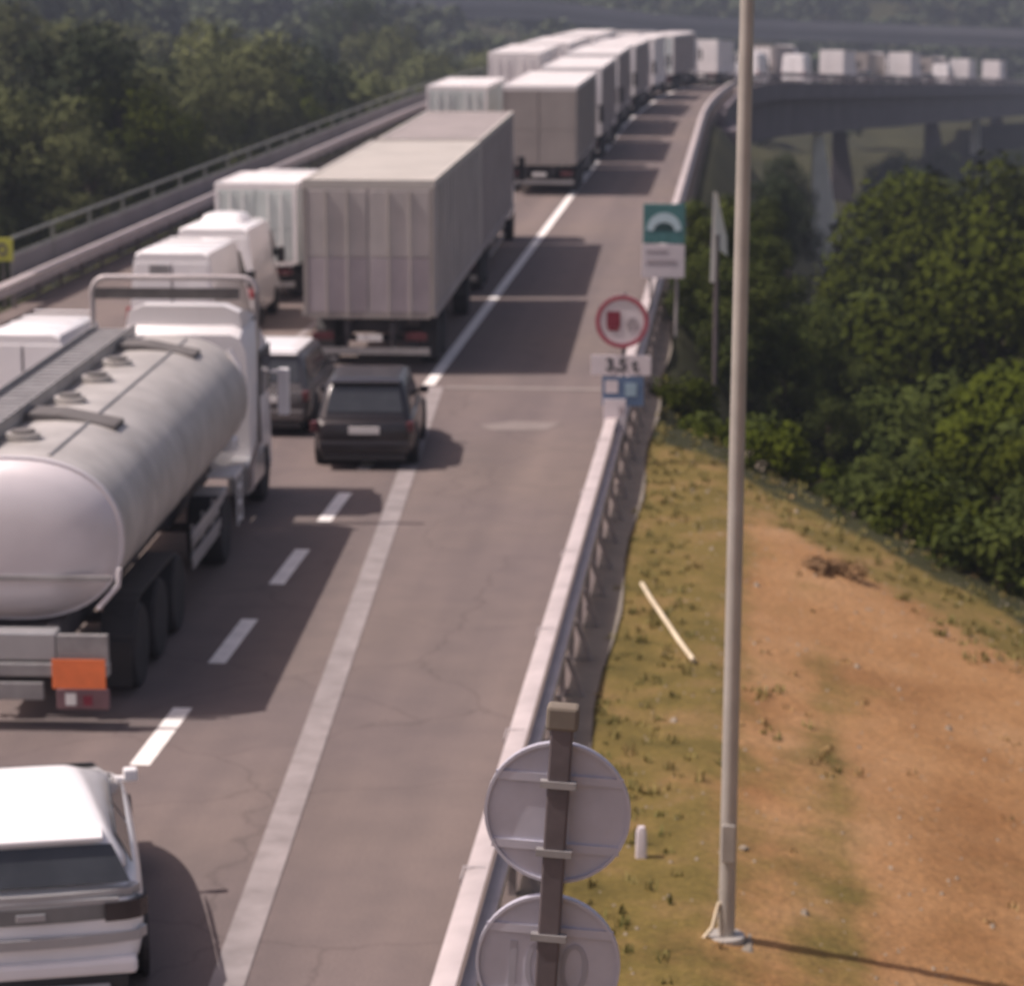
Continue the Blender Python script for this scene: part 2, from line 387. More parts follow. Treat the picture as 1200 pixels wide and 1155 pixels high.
sp = None
for i in range(24):
    if sp is None: o = sp = MB().box(-.128, -.118, -.16, .16, -.29, -.21).box(-.128, -.118, -.16, .16, -.12, -.05).box(-.1179, .075, -.012, .012, .001, .006).build('splice_plate', 'galv')
    else: o = sp.copy(); COL.objects.link(o)
    o.parent = gr; o.location = (-2.18 + 2.15, 13.0 + 4.13 * i - 12, .78)

gl = thing('guardrail', 'grey steel guardrail on the left side of the road below the woods', 'guardrail', (-18, 40, 0))
par(wbeam(-17.75, 35, 176, .78, 'railpale', None, -1, .10, .31, 3, .10), gl)
pp = None
for i in range(62):
    if pp is None: o = pp = MB().box(-.04, .04, -.05, .05, -.3, .72).build('post', 'postm')
    else: o = pp.copy(); COL.objects.link(o)
    px, py, pz = P(-17.92, 36 + 2.25 * i, 0); o.parent = gl; o.location = (px + 18, py - 40, pz)

# parapet fence beyond the left rail
fn = thing('parapet_fence', 'low grey parapet fence with a greenish top rail behind the left guardrail', 'fence', (-18.25, 64, 0))
par(MB().tube([P(-18.25, y, 1.62) for y in range(64, 176, 4)], .05, 8).build('top_rail', 'fencem'), fn)
par(strip(-18.28, -18.22, 64, 176, 1.15, 4, 1.1).build('panel', mat('fence_panel', (.20, .185, .20), .7, var=.15, scale=.7)), fn)
par(MB().tube([P(-18.25, y, 1.2) for y in range(64, 176, 4)], .035, 6).build('mid_rail', 'fencem'), fn)
pp = None
for i in range(28):
    if pp is None: o = pp = MB().box(-.04, .04, -.04, .04, -.4, 1.62).build('post', 'fencem')
    else: o = pp.copy(); COL.objects.link(o)
    px, py, pz = P(-18.25, 64.05 + 4 * i, 0); o.parent = fn; o.location = (px + 18.25, py - 64, pz)

# ---------------------------------------------------------------- viaduct
vr = thing('viaduct', 'long concrete highway viaduct curving right with the queue on top', 'viaduct', (4, 160, 0))
def vb(x0, x1, z0, z1, name, m, Y0=150, Y1=455): par(strip(x0, x1, Y0, Y1, z1, 5, z1 - z0).build(name, m), vr)
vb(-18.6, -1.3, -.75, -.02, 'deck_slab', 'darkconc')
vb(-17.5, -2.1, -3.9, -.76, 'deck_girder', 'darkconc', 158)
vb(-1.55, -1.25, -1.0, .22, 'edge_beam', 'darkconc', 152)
par(MB().box(-17.4, -.2, 147, 157, -18, -.8).build('abutment', 'darkconc'), vr)
for Yp in (226, 298, 368, 438):
    mb = MB(); sl_ = slope(Yp)
    for xo, top_w, bot_w in ((-4.2, 1.3, 3.4), (-14.5, 1.3, 3.4)):
        cx = xo + shift(Yp); zt = rz(Yp) - 3.9; zb = -21
        if Yp == 226 and xo > -10: cx = 6.3; top_w, bot_w = .8, 3.6  # flared outline follows the sunlit patch left by the deck shadow
        if Yp == 226 and xo < -10: continue
        if Yp == 368 and xo > -10: cx = 31.9; top_w, bot_w = 1.0, 1.5
        x0 = cx - top_w / 2
        mb2 = MB().add([(x0, Yp - .9, zt), (x0 + top_w, Yp - .9, zt), (x0 + bot_w, Yp - .9, zb), (x0 - .1, Yp - .9, zb), (x0, Yp + .9, zt), (x0 + top_w, Yp + .9, zt), (x0 + bot_w, Yp + .9, zb), (x0 - .1, Yp + .9, zb)],
                 [(0, 1, 2, 3), (4, 7, 6, 5), (0, 4, 5, 1), (1, 5, 6, 2), (2, 6, 7, 3), (3, 7, 4, 0)])
        par(mb2.build('pier', 'concrete' if xo > -10 and Yp in (226, 368) else 'darkconc', bevel=.06), vr)  # two piers get the sunlit tone although the deck shades them
# rail on the viaduct edge
vg = thing('guardrail', 'far thin guardrail on the right edge of the curving viaduct', 'guardrail', P(-1.5, 177))
par(wbeam(-1.6, 176.5, 440, 1.0, 'galv', None, 1, .1, .3, 5, .06), vg)
m_ = MB()
for i in range(88):
    c = P(-1.5, 178 + 3 * i, 0); m_.box(c[0] - .04, c[0] + .04, c[1] - .04, c[1] + .04, c[2], c[2] + 1.0)
par(m_.build('posts', 'galv'), vg)['kind'] = 'stuff'
vg2 = thing('guardrail', 'far thin guardrail on the left edge of the curving viaduct', 'guardrail', P(-17.9, 177))
par(wbeam(-17.9, 176.5, 440, 1.0, 'galv', None, -1, .1, .3, 5, .06), vg2)

# distant second viaduct
dv = thing('distant_viaduct', 'distant bluish viaduct crossing the whole valley behind the queue', 'viaduct', (0, 520, 0))
def dvp(i):
    X = -112 + i * 8; Yv = 525 - .0011 * (X - 60) ** 2
    k = max(0., min(1., (X + 48) / 40)); k = k * k * (3 - 2 * k)
    return X, Yv, (1.0 - .010 * (X + 112)) * (1 - k) + (-3.6 - .035 * X) * k
def dstrip(y0, y1, z0, z1, name, m):
    rs = []
    for i in range(0, 38):
        X, Yv, Z = dvp(i); rs.append([(X, Yv + y0, Z + z0), (X, Yv + y1, Z + z0), (X, Yv + y1, Z + z1), (X, Yv + y0, Z + z1)])
    par(MB().rings(rs).build(name, m), dv)
dstrip(0, 11, -2.6, -.01, 'deck', 'farconc')
dstrip(-.3, -.01, -.6, 1.1, 'parapet', mat('far_parapet', (.20, .20, .22), .8, var=.1, scale=.05))
for i in range(2, 38, 5):
    X, Yv, Z = dvp(i); par(MB().box(X - 1.2, X + 1.2, Yv + 4, Yv + 7, -24, Z - 2.61).build('pier', 'farconc'), dv)

# ---------------------------------------------------------------- wheels
def wheel(x, y, r, wd, parent, out=1, dual=False):
    h = wd / 2
    t = MB().lathe_x((0, 0, 0), [(-h, r * .60), (-h, r * .93), (-h * .8, r), (h * .8, r), (h, r * .93), (h, r * .60)], 26)
    o = t.build('wheel', 'rubber', parent, smooth=True, angle=35); o.location = (x, y, r)
    q = MB().lathe_x((0, 0, 0), [(-h * .9, r * .58), (out * h * .9 if out > 0 else h * .5, r * .60), (out * h * .72, r * .5), (out * h * .55, r * .22), (out * h * .95, r * .18), (out * h * .95, .01)] if out > 0
                      else [(h * .9, r * .58), (-h * .9, r * .60), (-h * .72, r * .5), (-h * .55, r * .22), (-h * .95, r * .18), (-h * .95, .01)], 20)
    ri = q.build('rim', 'rim', o, smooth=True, angle=35)
    return o
def axle(y, hw, r, wd, root):
    wheel(hw - wd / 2, y, r, wd, root, 1); wheel(-hw + wd / 2, y, r, wd, root, -1)
    MB().cyl((0, y, r), 'x', .07, 2 * hw - wd * 1.2, 10).build('axle', 'chassis', root)

def rrect(hx, y0, y1, r, z, n=4):
    pts = []
    for cx, cy, a0 in ((hx - r, y1 - r, 0), (-hx + r, y1 - r, 90), (-hx + r, y0 + r, 180), (hx - r, y0 + r, 270)):
        for i in range(n + 1):
            a = R(a0 + 90 * i / n); pts.append((cx + r * math.cos(a), cy + r * math.sin(a), z))
    return pts

# ---------------------------------------------------------------- cars and vans (origin: rear bumper, ground, +Y forward)
def car(label, loc, paint, L=4.3, W=1.8, Hh=1.48, hatch=True, rotz=0, roofmat=None, lens='red', cat='car', name='parked_car', spoiler=True, plate=True, roofrack=False, group='cars and vans in the traffic queue', bumper=None, tailbar=False, roof_glare=False, lowback=False):
    t = thing(name, label, cat, loc, (0, 0, rotz), group); hw = W / 2
    belt = Hh * (.735 if lowback else .60)
    # lower body: lofted stations
    st = [(0.0, .80, .42, belt * .80), (.04, .88, .30, belt * .90), (.18, .96, .24, belt * .99), (.9, 1.0, .22, belt * 1.02), (L * .5, 1.0, .20, belt), (L * .72, .99, .22, belt * .97),
          (L * .86, .95, .22, belt * .88), (L * .96, .86, .26, belt * .74), (L, .74, .34, belt * .60)]
    rs = []
    for y, kx, zb, zt in st:
        w_ = hw * kx; zm = zb + (zt - zb) * .45
        half = [(w_ * .86, zb), (w_ * .97, zb + .10), (w_, zm), (w_ * .985, zm + (zt - zm) * .5), (w_ * .95, zt - .05), (w_ * .84, zt)]
        rs.append([(a, y, b) for a, b in half] + [(-a, y, b) for a, b in reversed(half)])
    bd = MB().rings(rs).build('body', paint, t, smooth=True, angle=28 if not lowback else 180)
    if lowback: sb = bd.modifiers.new('round', 'SUBSURF'); sb.levels = sb.render_levels = 2
    # cabin
    y0b, y1b = (.12 if hatch else .75), L * .74; y0t, y1t = ((.30 if lowback else .42) if hatch else 1.15), L * .56
    wb, wt = hw * .90, hw * (.70 if lowback else .74)
    if lowback: y0b = .06
    zt = Hh - .05
    def lerp(a, b, k): return a + (b - a) * k
    rg = []
    for k in (0, .5, 1): rg.append(rrect(lerp(wb, wt, k ** 1.15), lerp(y0b, y0t, k), lerp(y1b, y1t, k), .20 if lowback else .14, lerp(belt - .03, zt, k)))
    rg.append(rrect(wt - .07, y0t + .08, y1t - .10, .14, Hh - .012)); rg.append(rrect(wt - .3, y0t + .3, y1t - .35, .1, Hh))
    if lowback:
        rg = [[(x * (1 - (.30 if z > zt - .01 else .04) * max(0, (y - y0t) / (y1t - y0t)) ** 1.6), y - (.10 * (x / wt) ** 2 if y > 1 and z > zt - .01 else 0), z + .05 * math.sin(math.pi * max(0, min(1, (y - y0t) / (y1t - y0t)))) * (1 if z > zt - .01 else 0)) for x, y, z in q_] for q_ in rg]
    cb = MB().rings(rg).build('cabin', paint, t, smooth=True, angle=180 if lowback else 50)
    if lowback: sb = cb.modifiers.new('round', 'SUBSURF'); sb.levels = sb.render_levels = 2
    if roof_glare: MB().rings([rrect(wt - .06, y0t + .07, y1t - .09, .14, Hh - .008), rrect(wt - .10, y0t + .12, y1t - .14, .14, Hh + .012), rrect(wt - .34, y0t + .35, y1t - .4, .1, Hh + .02)]).build('roof_glare_panel', 'van_white', t, smooth=True, angle=50)  # white cap stands for the bright reflection on a dark roof
    def pt(face, s_, k):
        kk = k ** 1.15
        wx = lerp(wb, wt, kk); z = lerp(belt - .03, zt, k)
        if face == 'rear': return (s_ * wx, lerp(y0b, y0t, k), z)
        if face == 'front': return (s_ * wx, lerp(y1b, y1t, k), z)
        return ((1 if face == 'right' else -1) * wx, lerp(lerp(y0b, y1b, (s_ + 1) / 2), lerp(y0t, y1t, (s_ + 1) / 2), k), z)
    def win(face, s0, s1, k0, k1, nm, out):
        p = [pt(face, s0, k0), pt(face, s1, k0), pt(face, s1, k1), pt(face, s0, k1)]
        o = Vector(out); p = [Vector(q) + o * .004 for q in p]
        MB().plate(p, .012, o).build(nm, 'glass', t, bevel=.004)
    if lowback:
        def band(k0, k1, y0_, mname, nm, wk=.90):       # curved strip wrapped round the tail
            ps = [(-1, .16), (-.92, .05), (-.7, .0), (-.35, -.03), (0, -.04), (.35, -.03), (.7, 0), (.92, .05), (1, .16)]
            MB().rings([[(a * hw * wk, y0_ + b, belt * k0), (a * hw * wk, y0_ + b, belt * k1), (a * hw * (wk - .06), y0_ + b + .05, belt * k1), (a * hw * (wk - .06), y0_ + b + .05, belt * k0)] for a, b in ps]).build(nm, mname, t, smooth=True, angle=35)
        band(.88, .95, .035, 'silver', 'chrome_strip', .93); band(.73, .86, .01, 'tailgrey', 'light_bar', .955)
        band(.54, .62, -.025, 'silver', 'tailgate_trim', .975)
        MB().box(-.12, .12, -.045, -.03, belt * .76, belt * .82).build('badge', 'silver', t, bevel=.01)
        for sx in (-1, 1): MB().rings([[(sx * hw * a, b, belt * .72), (sx * hw * a, b, belt * .87)] for a, b in ((.62, -.030), (.80, -.012), (.92, .030), (.985, .12), (1.0, .30))], cap=False, closed=False).build('tail_light', 'smoked', t)
        MB().box(-.62, .62, -.075, -.02, .185, .235).build('skid_plate', 'silver', t, bevel=.015)
    win('rear', -.95 if lowback else -.86, .95 if lowback else .86, .08 if lowback else .18, .84 if lowback else .88, 'rear_window', (0, -1, .35)); win('front', -.86, .86, .14, .90, 'windscreen', (0, 1, .6))
    for f, sx in (('right', 1), ('left', -1)):
        win(f, -.78, -.08, .2, .84, 'side_window', (sx, 0, .25)); win(f, -.02, .74, .2, .84, 'side_window', (sx, 0, .25))
        MB().cbox((sx * (hw + (-.02 if lowback else .01)), L * .64, belt + .09), (.13 if lowback else .17, .10, .12)).box(*sorted((sx * (hw * .80), sx * (hw - .0701))), L * .64 - .03, L * .64 + .03, belt + .03, belt + .08).build('mirror', paint, t, bevel=.02)
        if not lowback: MB().box(sx * hw * .93 - .10, sx * hw * .93 + .035, .03, .20, belt * .72, belt * .92).build('tail_light', lens, t, bevel=.02)
        MB().box(sx * hw * .62 - .14, sx * hw * .62 + .14, L - .16, L - .02, belt * .52, belt * .66).build('headlight', 'plate', t, bevel=.02)
        for yy in (.78, L - .82): wheel(sx * (hw - .10), yy, .32, .21, t, sx)
        for yy in (.78, L - .82):   # dark arches
            MB().cyl((sx * (hw - .02), yy, .34), 'x', .37, .05, 20).build('wheel_arch', 'blackpl', t)
    MB().box(-hw * .88, hw * .88, -.06, .14, .30, .44 if lowback else .50).build('rear_bumper', bumper or paint, t, bevel=.04)
    MB().box(-hw * .80, hw * .80, -.03, .12, .17, .295).build('rear_valance', 'blackpl', t, bevel=.02)
    if plate: MB().box(-.26, .26, -.02, .012, belt * .70, belt * .70 + .12).build('number_plate', 'plate', t)
    if tailbar: MB().box(-hw * .74, hw * .74, -.012, .02, belt * .86, belt * .90).build('trim_strip', 'silver', t)
    if spoiler and hatch: MB().box(-wt * .9, wt * .9, y0t - .10, y0t + .12, Hh - .065, Hh - .025).build('spoiler', roofmat or paint, t, bevel=.012)
    MB().box(-hw * .6, hw * .6, .3, L - .3, .14, .26).build('underbody', 'blackpl', t)
    return t

def van(label, loc, paint='van_white', L=5.4, W=1.98, Hh=2.45, roof_hump=False, marks=False, group='cars and vans in the traffic queue', rotz=0, pitch=0):
    t = thing('van', label, 'van', loc, (pitch, 0, rotz), group); hw = W / 2
    rs = []
    for y, k, zt in ((0, 1, Hh - .05), (.10, 1, Hh), (L * .62, 1, Hh - .02), (L * .70, .985, Hh - .12), (L * .82, .96, Hh * .62), (L * .96, .92, Hh * .46), (L, .86, Hh * .36)):
        w_ = hw * k; zb = .32 if y < L * .95 else .4
        top = w_ * (.86 if zt > Hh * .7 else .92)
        half = [(w_ * .95, zb), (w_, zb + .1), (w_, zb + (zt - zb) * .45), (top + (w_ - top) * .35, zt - .18), (top, zt - .06), (top - .12, zt)]
        rs.append([(a, y, b) for a, b in half] + [(-a, y, b) for a, b in reversed(half)])
    MB().rings(rs).build('body', paint, t, smooth=True, angle=30)
    for sx in (-1, 1):
        MB().box(sx * .40 - .38, sx * .40 + .38, -.012, .01, .48, Hh * .90).build('rear_door', paint, t, bevel=.02)
        MB().box(sx * hw - .04 - .05, sx * hw - .04 + .05, -.03, .06, .75, 1.25).build('tail_light', 'red', t, bevel=.01)
        MB().box(sx * (hw + .10) - .08, sx * (hw + .10) + .08, L * .76, L * .82, 1.25, 1.62).build('mirror', 'blackpl', t, bevel=.03)
        p = [(sx * (hw + .0), L * .66, 1.42), (sx * (hw - .0), L * .80, 1.42), (sx * (hw - .09), L * .73, Hh - .35), (sx * (hw - .08), L * .665, Hh - .32)]
        MB().plate(p, .02, (sx, 0, .1)).build('side_window', 'glass', t)
        for yy in (.95, L - .95): wheel(sx * (hw - .11), yy, .34, .22, t, sx)
    MB().box(-.012, .012, -.016, -.0125, .5, Hh * .88).build('door_seam', 'blackpl', t)
    MB().box(-.22, .22, -.02, -.0125, .56, .68).build('number_plate', 'plate', t)
    if marks: MB().box(-.48, -.05, -.02, -.0125, Hh * .80, Hh * .88).build('vent', 'trim', t)
    MB().plate([(-hw * .8, L * .715, Hh - .2), (hw * .8, L * .715, Hh - .2), (hw * .88, L * .815, Hh * .66), (-hw * .88, L * .815, Hh * .66)], .03, (0, 1, .5)).build('windscreen', 'glass', t)
    MB().box(-hw * .95, hw * .95, -.10, .05, .34, .52).build('rear_bumper', 'blackpl', t, bevel=.03)
    if roof_hump:
        MB().rings([rrect(.55, .9, 2.3, .25, Hh - .02), rrect(.45, 1.0, 2.1, .25, Hh + .16), rrect(.3, 1.2, 1.9, .2, Hh + .2)]).build('roof_pod', paint, t, smooth=True, angle=50)
    else:
        for i in range(4): MB().box(-hw * .7, hw * .7, .5 + i * .75, .54 + i * .75, Hh - .01, Hh + .015).build('roof_rib', paint, t)
    return t

def cab(t, y0, H=3.3, W=2.45, L=2.1, paint='white', deflect=True, win=False, cx=0., mirm='blackpl', mz=0.):
    """tractor cab: y0 = rear face of the cab"""
    hw = W / 2
    rs = []
    for y, k, zt in ((y0, .94, H - .12), (y0 + .12, .97, H), (y0 + L * .62, 1, H - .02), (y0 + L * .86, .99, H - .22), (y0 + L, .97, H * .6), (y0 + L + .03, .97, .55)):
        w_ = hw * k; zb = .75 if y < y0 + L * .9 else .45
        half = [(w_ * .96, zb), (w_, zb + .15), (w_, zb + (zt - zb) * .5), (w_ * .97, zt - .25), (w_ * .88, zt - .06), (w_ * .74, zt)]
        rs.append([(a, y, b) for a, b in half] + [(-a, y, b) for a, b in reversed(half)])
    c = MB().rings(rs).build('cab', paint, t, smooth=True, angle=32)
    if deflect:
        rs = []
        for y, h in ((y0 + .15, .34), (y0 + .5, .34), (y0 + 1.1, .20), (y0 + 1.7, .02)):
            z = H - .03; q = hw * .84; rs.append([(q, y, z), (q * .96, y, z + h * .7), (q * .7, y, z + h), (-q * .7, y, z + h), (-q * .96, y, z + h * .7), (-q, y, z)])
        MB().rings(rs).build('roof_deflector', paint, c, smooth=True, angle=40)
    if win:
        MB().box(-.98, -.30, y0 - .012, y0 + .01, H - 1.02, H - .68).build('rear_window', 'glass', c, bevel=.02)
        MB().box(-.80, -.50, y0 - .025, y0 - .013, H - .98, H - .84).build('work_lamp', 'plate', c, bevel=.02)
    MB().plate([(-hw * .88, y0 + L + .01, H * .58), (hw * .88, y0 + L + .01, H * .58), (hw * .86, y0 + L * .88, H - .3), (-hw * .86, y0 + L * .88, H - .3)], .03, (0, 1, .2)).build('windscreen', 'glass', c)
    for sx in (-1, 1):
        MB().box(sx * hw - .012, sx * hw + .014, y0 + L * .42, y0 + L * .88, 1.75, 2.45).build('side_window', 'glass', c)
        m = MB().box(sx * (hw + .2) - .09, sx * (hw + .2) + .09, y0 + L * .92, y0 + L * 1.0, 1.75 + mz, 2.5 + mz); m.box(min(sx * hw, sx * (hw + .2)), max(sx * hw, sx * (hw + .2)), y0 + L * .94, y0 + L * .98, 2.42 + mz, 2.47 + mz)
        m.build('mirror', mirm, c, bevel=.02)
        wheel(sx * (hw - .16) + cx, y0 + L * .62, .5, .30, t, sx)
    c.location.x = cx
    return c

def box_body(t, y0, L, H, W=2.55, zb=1.15, wall='beige', roof='roof_cream', rim='trim', door='beige', lowdoor=None, side=None, bars=True, rooftop_rim=True, frame=None):
    frame = frame or rim
    hw = W / 2
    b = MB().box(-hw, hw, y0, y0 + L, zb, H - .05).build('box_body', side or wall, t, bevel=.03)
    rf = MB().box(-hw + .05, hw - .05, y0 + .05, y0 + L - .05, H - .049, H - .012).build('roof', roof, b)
    if rooftop_rim:
        e = MB().box(-hw - .012, -hw + .06, y0 - .012, y0 + L + .012, H - .14, H + .01).box(hw - .06, hw + .012, y0 - .012, y0 + L + .012, H - .14, H + .01)
        e.box(-hw + .061, hw - .061, y0 - .012, y0 + .05, H - .16, H + .012).box(-hw + .061, hw - .061, y0 + L - .05, y0 + L + .012, H - .14, H + .02)
        e.build('edge_rail', rim, b)
    n = int(L / .8)
    s = MB()
    for i in range(1, n):
        y = y0 + L * i / n; s.box(hw + .001, hw + .022, y - .03, y + .03, zb + .1, H - .15); s.box(-hw - .022, -hw - .001, y - .03, y + .03, zb + .1, H - .15)
    s.box(hw + .001, hw + .03, y0, y0 + L, zb - .02, zb + .12); s.box(-hw - .03, -hw - .001, y0, y0 + L, zb - .02, zb + .12)
    s.build('side_ribs', side or wall, b)
    r2 = MB()
    for i in range(1, n): r2.box(-hw + .08, hw - .08, y0 + L * i / n - .025, y0 + L * i / n + .025, H - .0118, H + .002)
    r2.build('roof_ribs', roof, b)
    # rear doors
    zt = H - .2; zm = zb + (zt - zb) * .47
    for sx in (-1, 1):
        x0, x1 = (.035, hw - .10) if sx > 0 else (-hw + .10, -.035)
        MB().box(x0, x1, y0 - .035, y0 - .001, zm + .01, zt).build('door', door, b, bevel=.01)
        MB().box(x0, x1, y0 - .035, y0 - .001, zb + .08, zm - .01).build('door', lowdoor or door, b, bevel=.01)
        if bars:
            for xx in (x0 + (x1 - x0) * .32, x0 + (x1 - x0) * .68):
                MB().tube([(xx, y0 - .06, zb + .05), (xx, y0 - .06, zt)], .018, 8).build('lock_bar', frame, b)
    f = MB().box(-hw, -hw + .095, y0 - .045, y0 - .001, zb, H - .161).box(hw - .095, hw, y0 - .045, y0 - .001, zb, H - .161).box(-hw + .096, hw - .096, y0 - .04, y0 - .001, zb - .05, zb + .07)
    f.build('door_frame', frame, b)
    return b

def chassis(t, y0, y1, axles, W=2.5, zc=1.05, r=.50, lights=True, low=.42):
    hw = W / 2
    c = MB().box(-.55, -.40, y0 + .1, y1, zc - .3, zc).box(.40, .55, y0 + .1, y1, zc - .3, zc)
    y = y0 + .5
    while y < y1 - .3: c.box(-.4, .4, y, y + .1, zc - .25, zc - .05); y += 1.3
    c.build('chassis', 'chassis', t)
    for a in axles: axle(a, hw - .02, r, .38, t)
    a0 = min(axles); a1 = max(axles)
    for sx in (-1, 1):
        MB().box(sx * (hw - .42) - (.0 if sx > 0 else 0), sx * (hw - .42) + .001, a0, a1, .1, .12)
        rs = []
        for i in range(9):
            a = math.pi * i / 8; yy = (a1 + .62 * -math.cos(math.pi - a)) if i > 4 else (a0 - .62 * math.cos(a)); zz = .52 + .60 * math.sin(a)
            xa, xb = sorted((sx * (hw - .40), sx * (hw - .01))); rs.append([(xa, yy, zz), (xb, yy, zz), (xb, yy, zz + .02), (xa, yy, zz + .02)])
        MB().rings(rs).build('mudguard', 'blackpl', t)
        MB().box(*sorted((sx * (hw - .40), sx * (hw - .03))), a0 - .64, a0 - .62, .16, .70).build('mud_flap', 'blackpl', t)
    if lights:
        MB().box(-hw + .05, hw - .05, y0 - .02, y0 + .06, low, low + .14).build('underride_bar', 'trim', t)
        MB().box(-.50, -.44, y0 + .0, y0 + .08, low + .14, zc).build('underride_bracket', 'chassis', t); MB().box(.44, .50, y0, y0 + .08, low + .14, zc).build('underride_bracket', 'chassis', t)
        for sx in (-1, 1): MB().box(*sorted((sx * (hw - .1), sx * (hw - .55))), y0 - .03, y0 + .05, low + .30, low + .46).build('tail_light', 'darkred', t, bevel=.01)
        MB().box(-.26, .26, y0 - .03, y0 - .01, low + .28, low + .42).build('number_plate', 'plate', t)
    # side guards
    if y1 - a1 > 3:
        for sx in (-1, 1):
            g = MB()
            for z in (.55, .85): g.box(*sorted((sx * (hw - .04), sx * (hw - .01))), a1 + 1.1, y1 - 2.6, z, z + .10)
            for k in range(3): yy = a1 + 1.3 + k * (y1 - 2.9 - a1 - 1.3) / 2; g.box(*sorted((sx * (hw - .08), sx * (hw - .041))), yy, yy + .06, .5, zc)
            g.build('side_guard', 'trim', t)

def frame_at(x, Y): # placement on the road
    return P(x, Y, 0.0), (-0.0 + math.atan((rz(Y + 3) - rz(Y - 3)) / 6), 0, -math.atan(slope(Y + 5)))

TG = 'lorries in the traffic queue'
def semi(label, x, Y, L=13.4, H=4.0, wall='white_box', roof='white_box', rim='white_box', door=None, lowdoor=None, cabpaint='white', W=2.55, side=None, bars=True, cabH=3.5, frame=None):
    loc, rot = frame_at(x, Y)
    t = thing('articulated_truck', label, 'truck', loc, rot, TG)
    box_body(t, 0, L, H, W, 1.15, wall, roof, rim, door or wall, lowdoor, side, bars, frame=frame)
    chassis(t, 0, L - .2, (2.0, 3.35, 4.7), W - .05)
    cab(t, L + .55, cabH, 2.45, 2.1, cabpaint)
    c2 = MB().box(-.5, .5, L - 3, L + 2.5, .62, .95); c2.build('tractor_frame', 'chassis', t); axle(L - 1.3, 1.22, .5, .5, t)
    return t
def rigid(label, x, Y, L=6.5, H=3.3, W=2.3, wall='white_box', roof='white_box', rim='white_box', cabpaint='white', name='box_truck', door=None, cabH=2.6):
    loc, rot = frame_at(x, Y)
    t = thing(name, label, 'truck', loc, rot, TG)
    box_body(t, 0, L, H, W, 1.0, wall, roof, rim, door or wall)
    chassis(t, 0, L + 1.0, (1.6,), W - .05, .95, .45)
    cab(t, L + .2, cabH, W - .1, 1.8, cabpaint, deflect=False)
    return t

# ---- near queue -------------------------------------------------------
car('white hatchback with dark rear window at the bottom left, nearest of all', (-5.64, 19.62, 0), 'van_white', 4.2, 1.92, 1.43, rotz=R(16), lowback=True, lens='darkred', plate=False, tailbar=True, bumper='white')
car('dark charcoal hatchback straddling the dashed line behind the grey box lorry', (-6.28, 42.9, 0), 'darkcar', 4.0, 1.74, 1.48, rotz=R(4), lens='darkred', bumper='darkcar', tailbar=False)
car('grey car with roof glare painted white between the tanker cab and the grey box lorry', (-8.55, 45.9, 0), 'midgrey', 4.2, 1.72, 1.50, lens='darkred', roofmat='van_white', roof_glare=True)  # white roof cap and spoiler paint in the roof's reflection

# ---- tanker -----------------------------------------------------------
tk = thing('tanker_truck', 'light grey road tanker with domed rear end and orange plate', 'tanker', (-8.10, 27.45, 0), (0, 0, R(2.5)), TG)
def ell(y, k, zc=2.03, a=1.24, b=.93, n=48, kz=None):
    kz = kz or k
    out = []
    for j in range(n):
        t_ = 2 * math.pi * j / n; c, s_ = math.cos(t_), math.sin(t_)
        out.append((a * k * math.copysign(abs(c) ** .86, c), y, zc + b * kz * math.copysign(abs(s_) ** .90, s_)))
    return out
TY0, TY1 = .75, 10.6
tb = MB().rings([ell(TY0, 1), ell(TY1, 1)]).build('tank', 'tank', tk, smooth=True, angle=40)
MB().rings([ell(TY0 - .30, .30), ell(TY0 - .27, .55), ell(TY0 - .19, .80), ell(TY0 - .08, .94), ell(TY0 - .001, .992)]).build('tank_end', 'tank_end', tb, smooth=True, angle=50)
MB().rings([ell(TY1 + .001, .992), ell(TY1 + .1, .94), ell(TY1 + .2, .80), ell(TY1 + .3, .45)]).build('tank_end', 'tank', tb, smooth=True, angle=50)
MB().rings([ell(TY0 - .03, 1.008), ell(TY0 + .05, 1.012)]).build('end_hoop', 'tank_end', tb, smooth=True, angle=40)
for y in (3.0, 5.2, 7.4, 9.4):
    MB().rings([ell(y, 1.003), ell(y + .02, 1.008), ell(y + .06, 1.008), ell(y + .08, 1.003)]).build('hoop', 'tank', tb, smooth=True, angle=40)
# strip modelled in place of the shadow seam across rear dome
MB().box(-1.16, 1.16, TY0 - .34, TY0 - .28, 1.62, 1.67).build('rear_shadow_strip', 'trim', tb)
# top walkway along the left of the crown and the guard rail beside it
wk = MB().box(-.98, -.42, .9, 10.5, 3.03, 3.06)
for i in range(33): wk.box(-.98, -.42, .95 + i * .29, 1.0 + i * .29, 3.0601, 3.075)
wk.box(-1.0, -.981, .9, 10.5, 3.0, 3.14).box(-.419, -.40, .9, 10.5, 2.95, 3.14)
wk.build('walkway', 'trim', tb)
for y in (3.15, 9.0):
    rs = []
    MB().rings([[(-.40, y, 2.85), (.0, y, 2.85), (.72, y, 2.72), (.72, y, 2.90), (.0, y, 3.04), (-.40, y, 3.05)], [(-.40, y + .5, 2.85), (.0, y + .55, 2.85), (.72, y + .55, 2.72), (.72, y + .55, 2.90), (.0, y + .55, 3.04), (-.40, y + .55, 3.05)]]).build('hatch_trough', 'tankdark', tb, bevel=.02)
for y in (1.9, 4.5, 6.2, 7.6):
    h_ = MB().cyl((-.12, y, 3.0), 'z', .20, .07, 24).build('manhole', 'tank', tb, smooth=True, angle=40)
    MB().cyl((-.12, y, 3.05), 'z', .14, .04, 16).build('manhole_lid', 'tankdark', h_, smooth=True, angle=40)
MB().tube([(.38, y, 2.93) for y in (1, 4, 7, 10.3)], .025, 8).build('vapour_pipe', 'trim', tb)
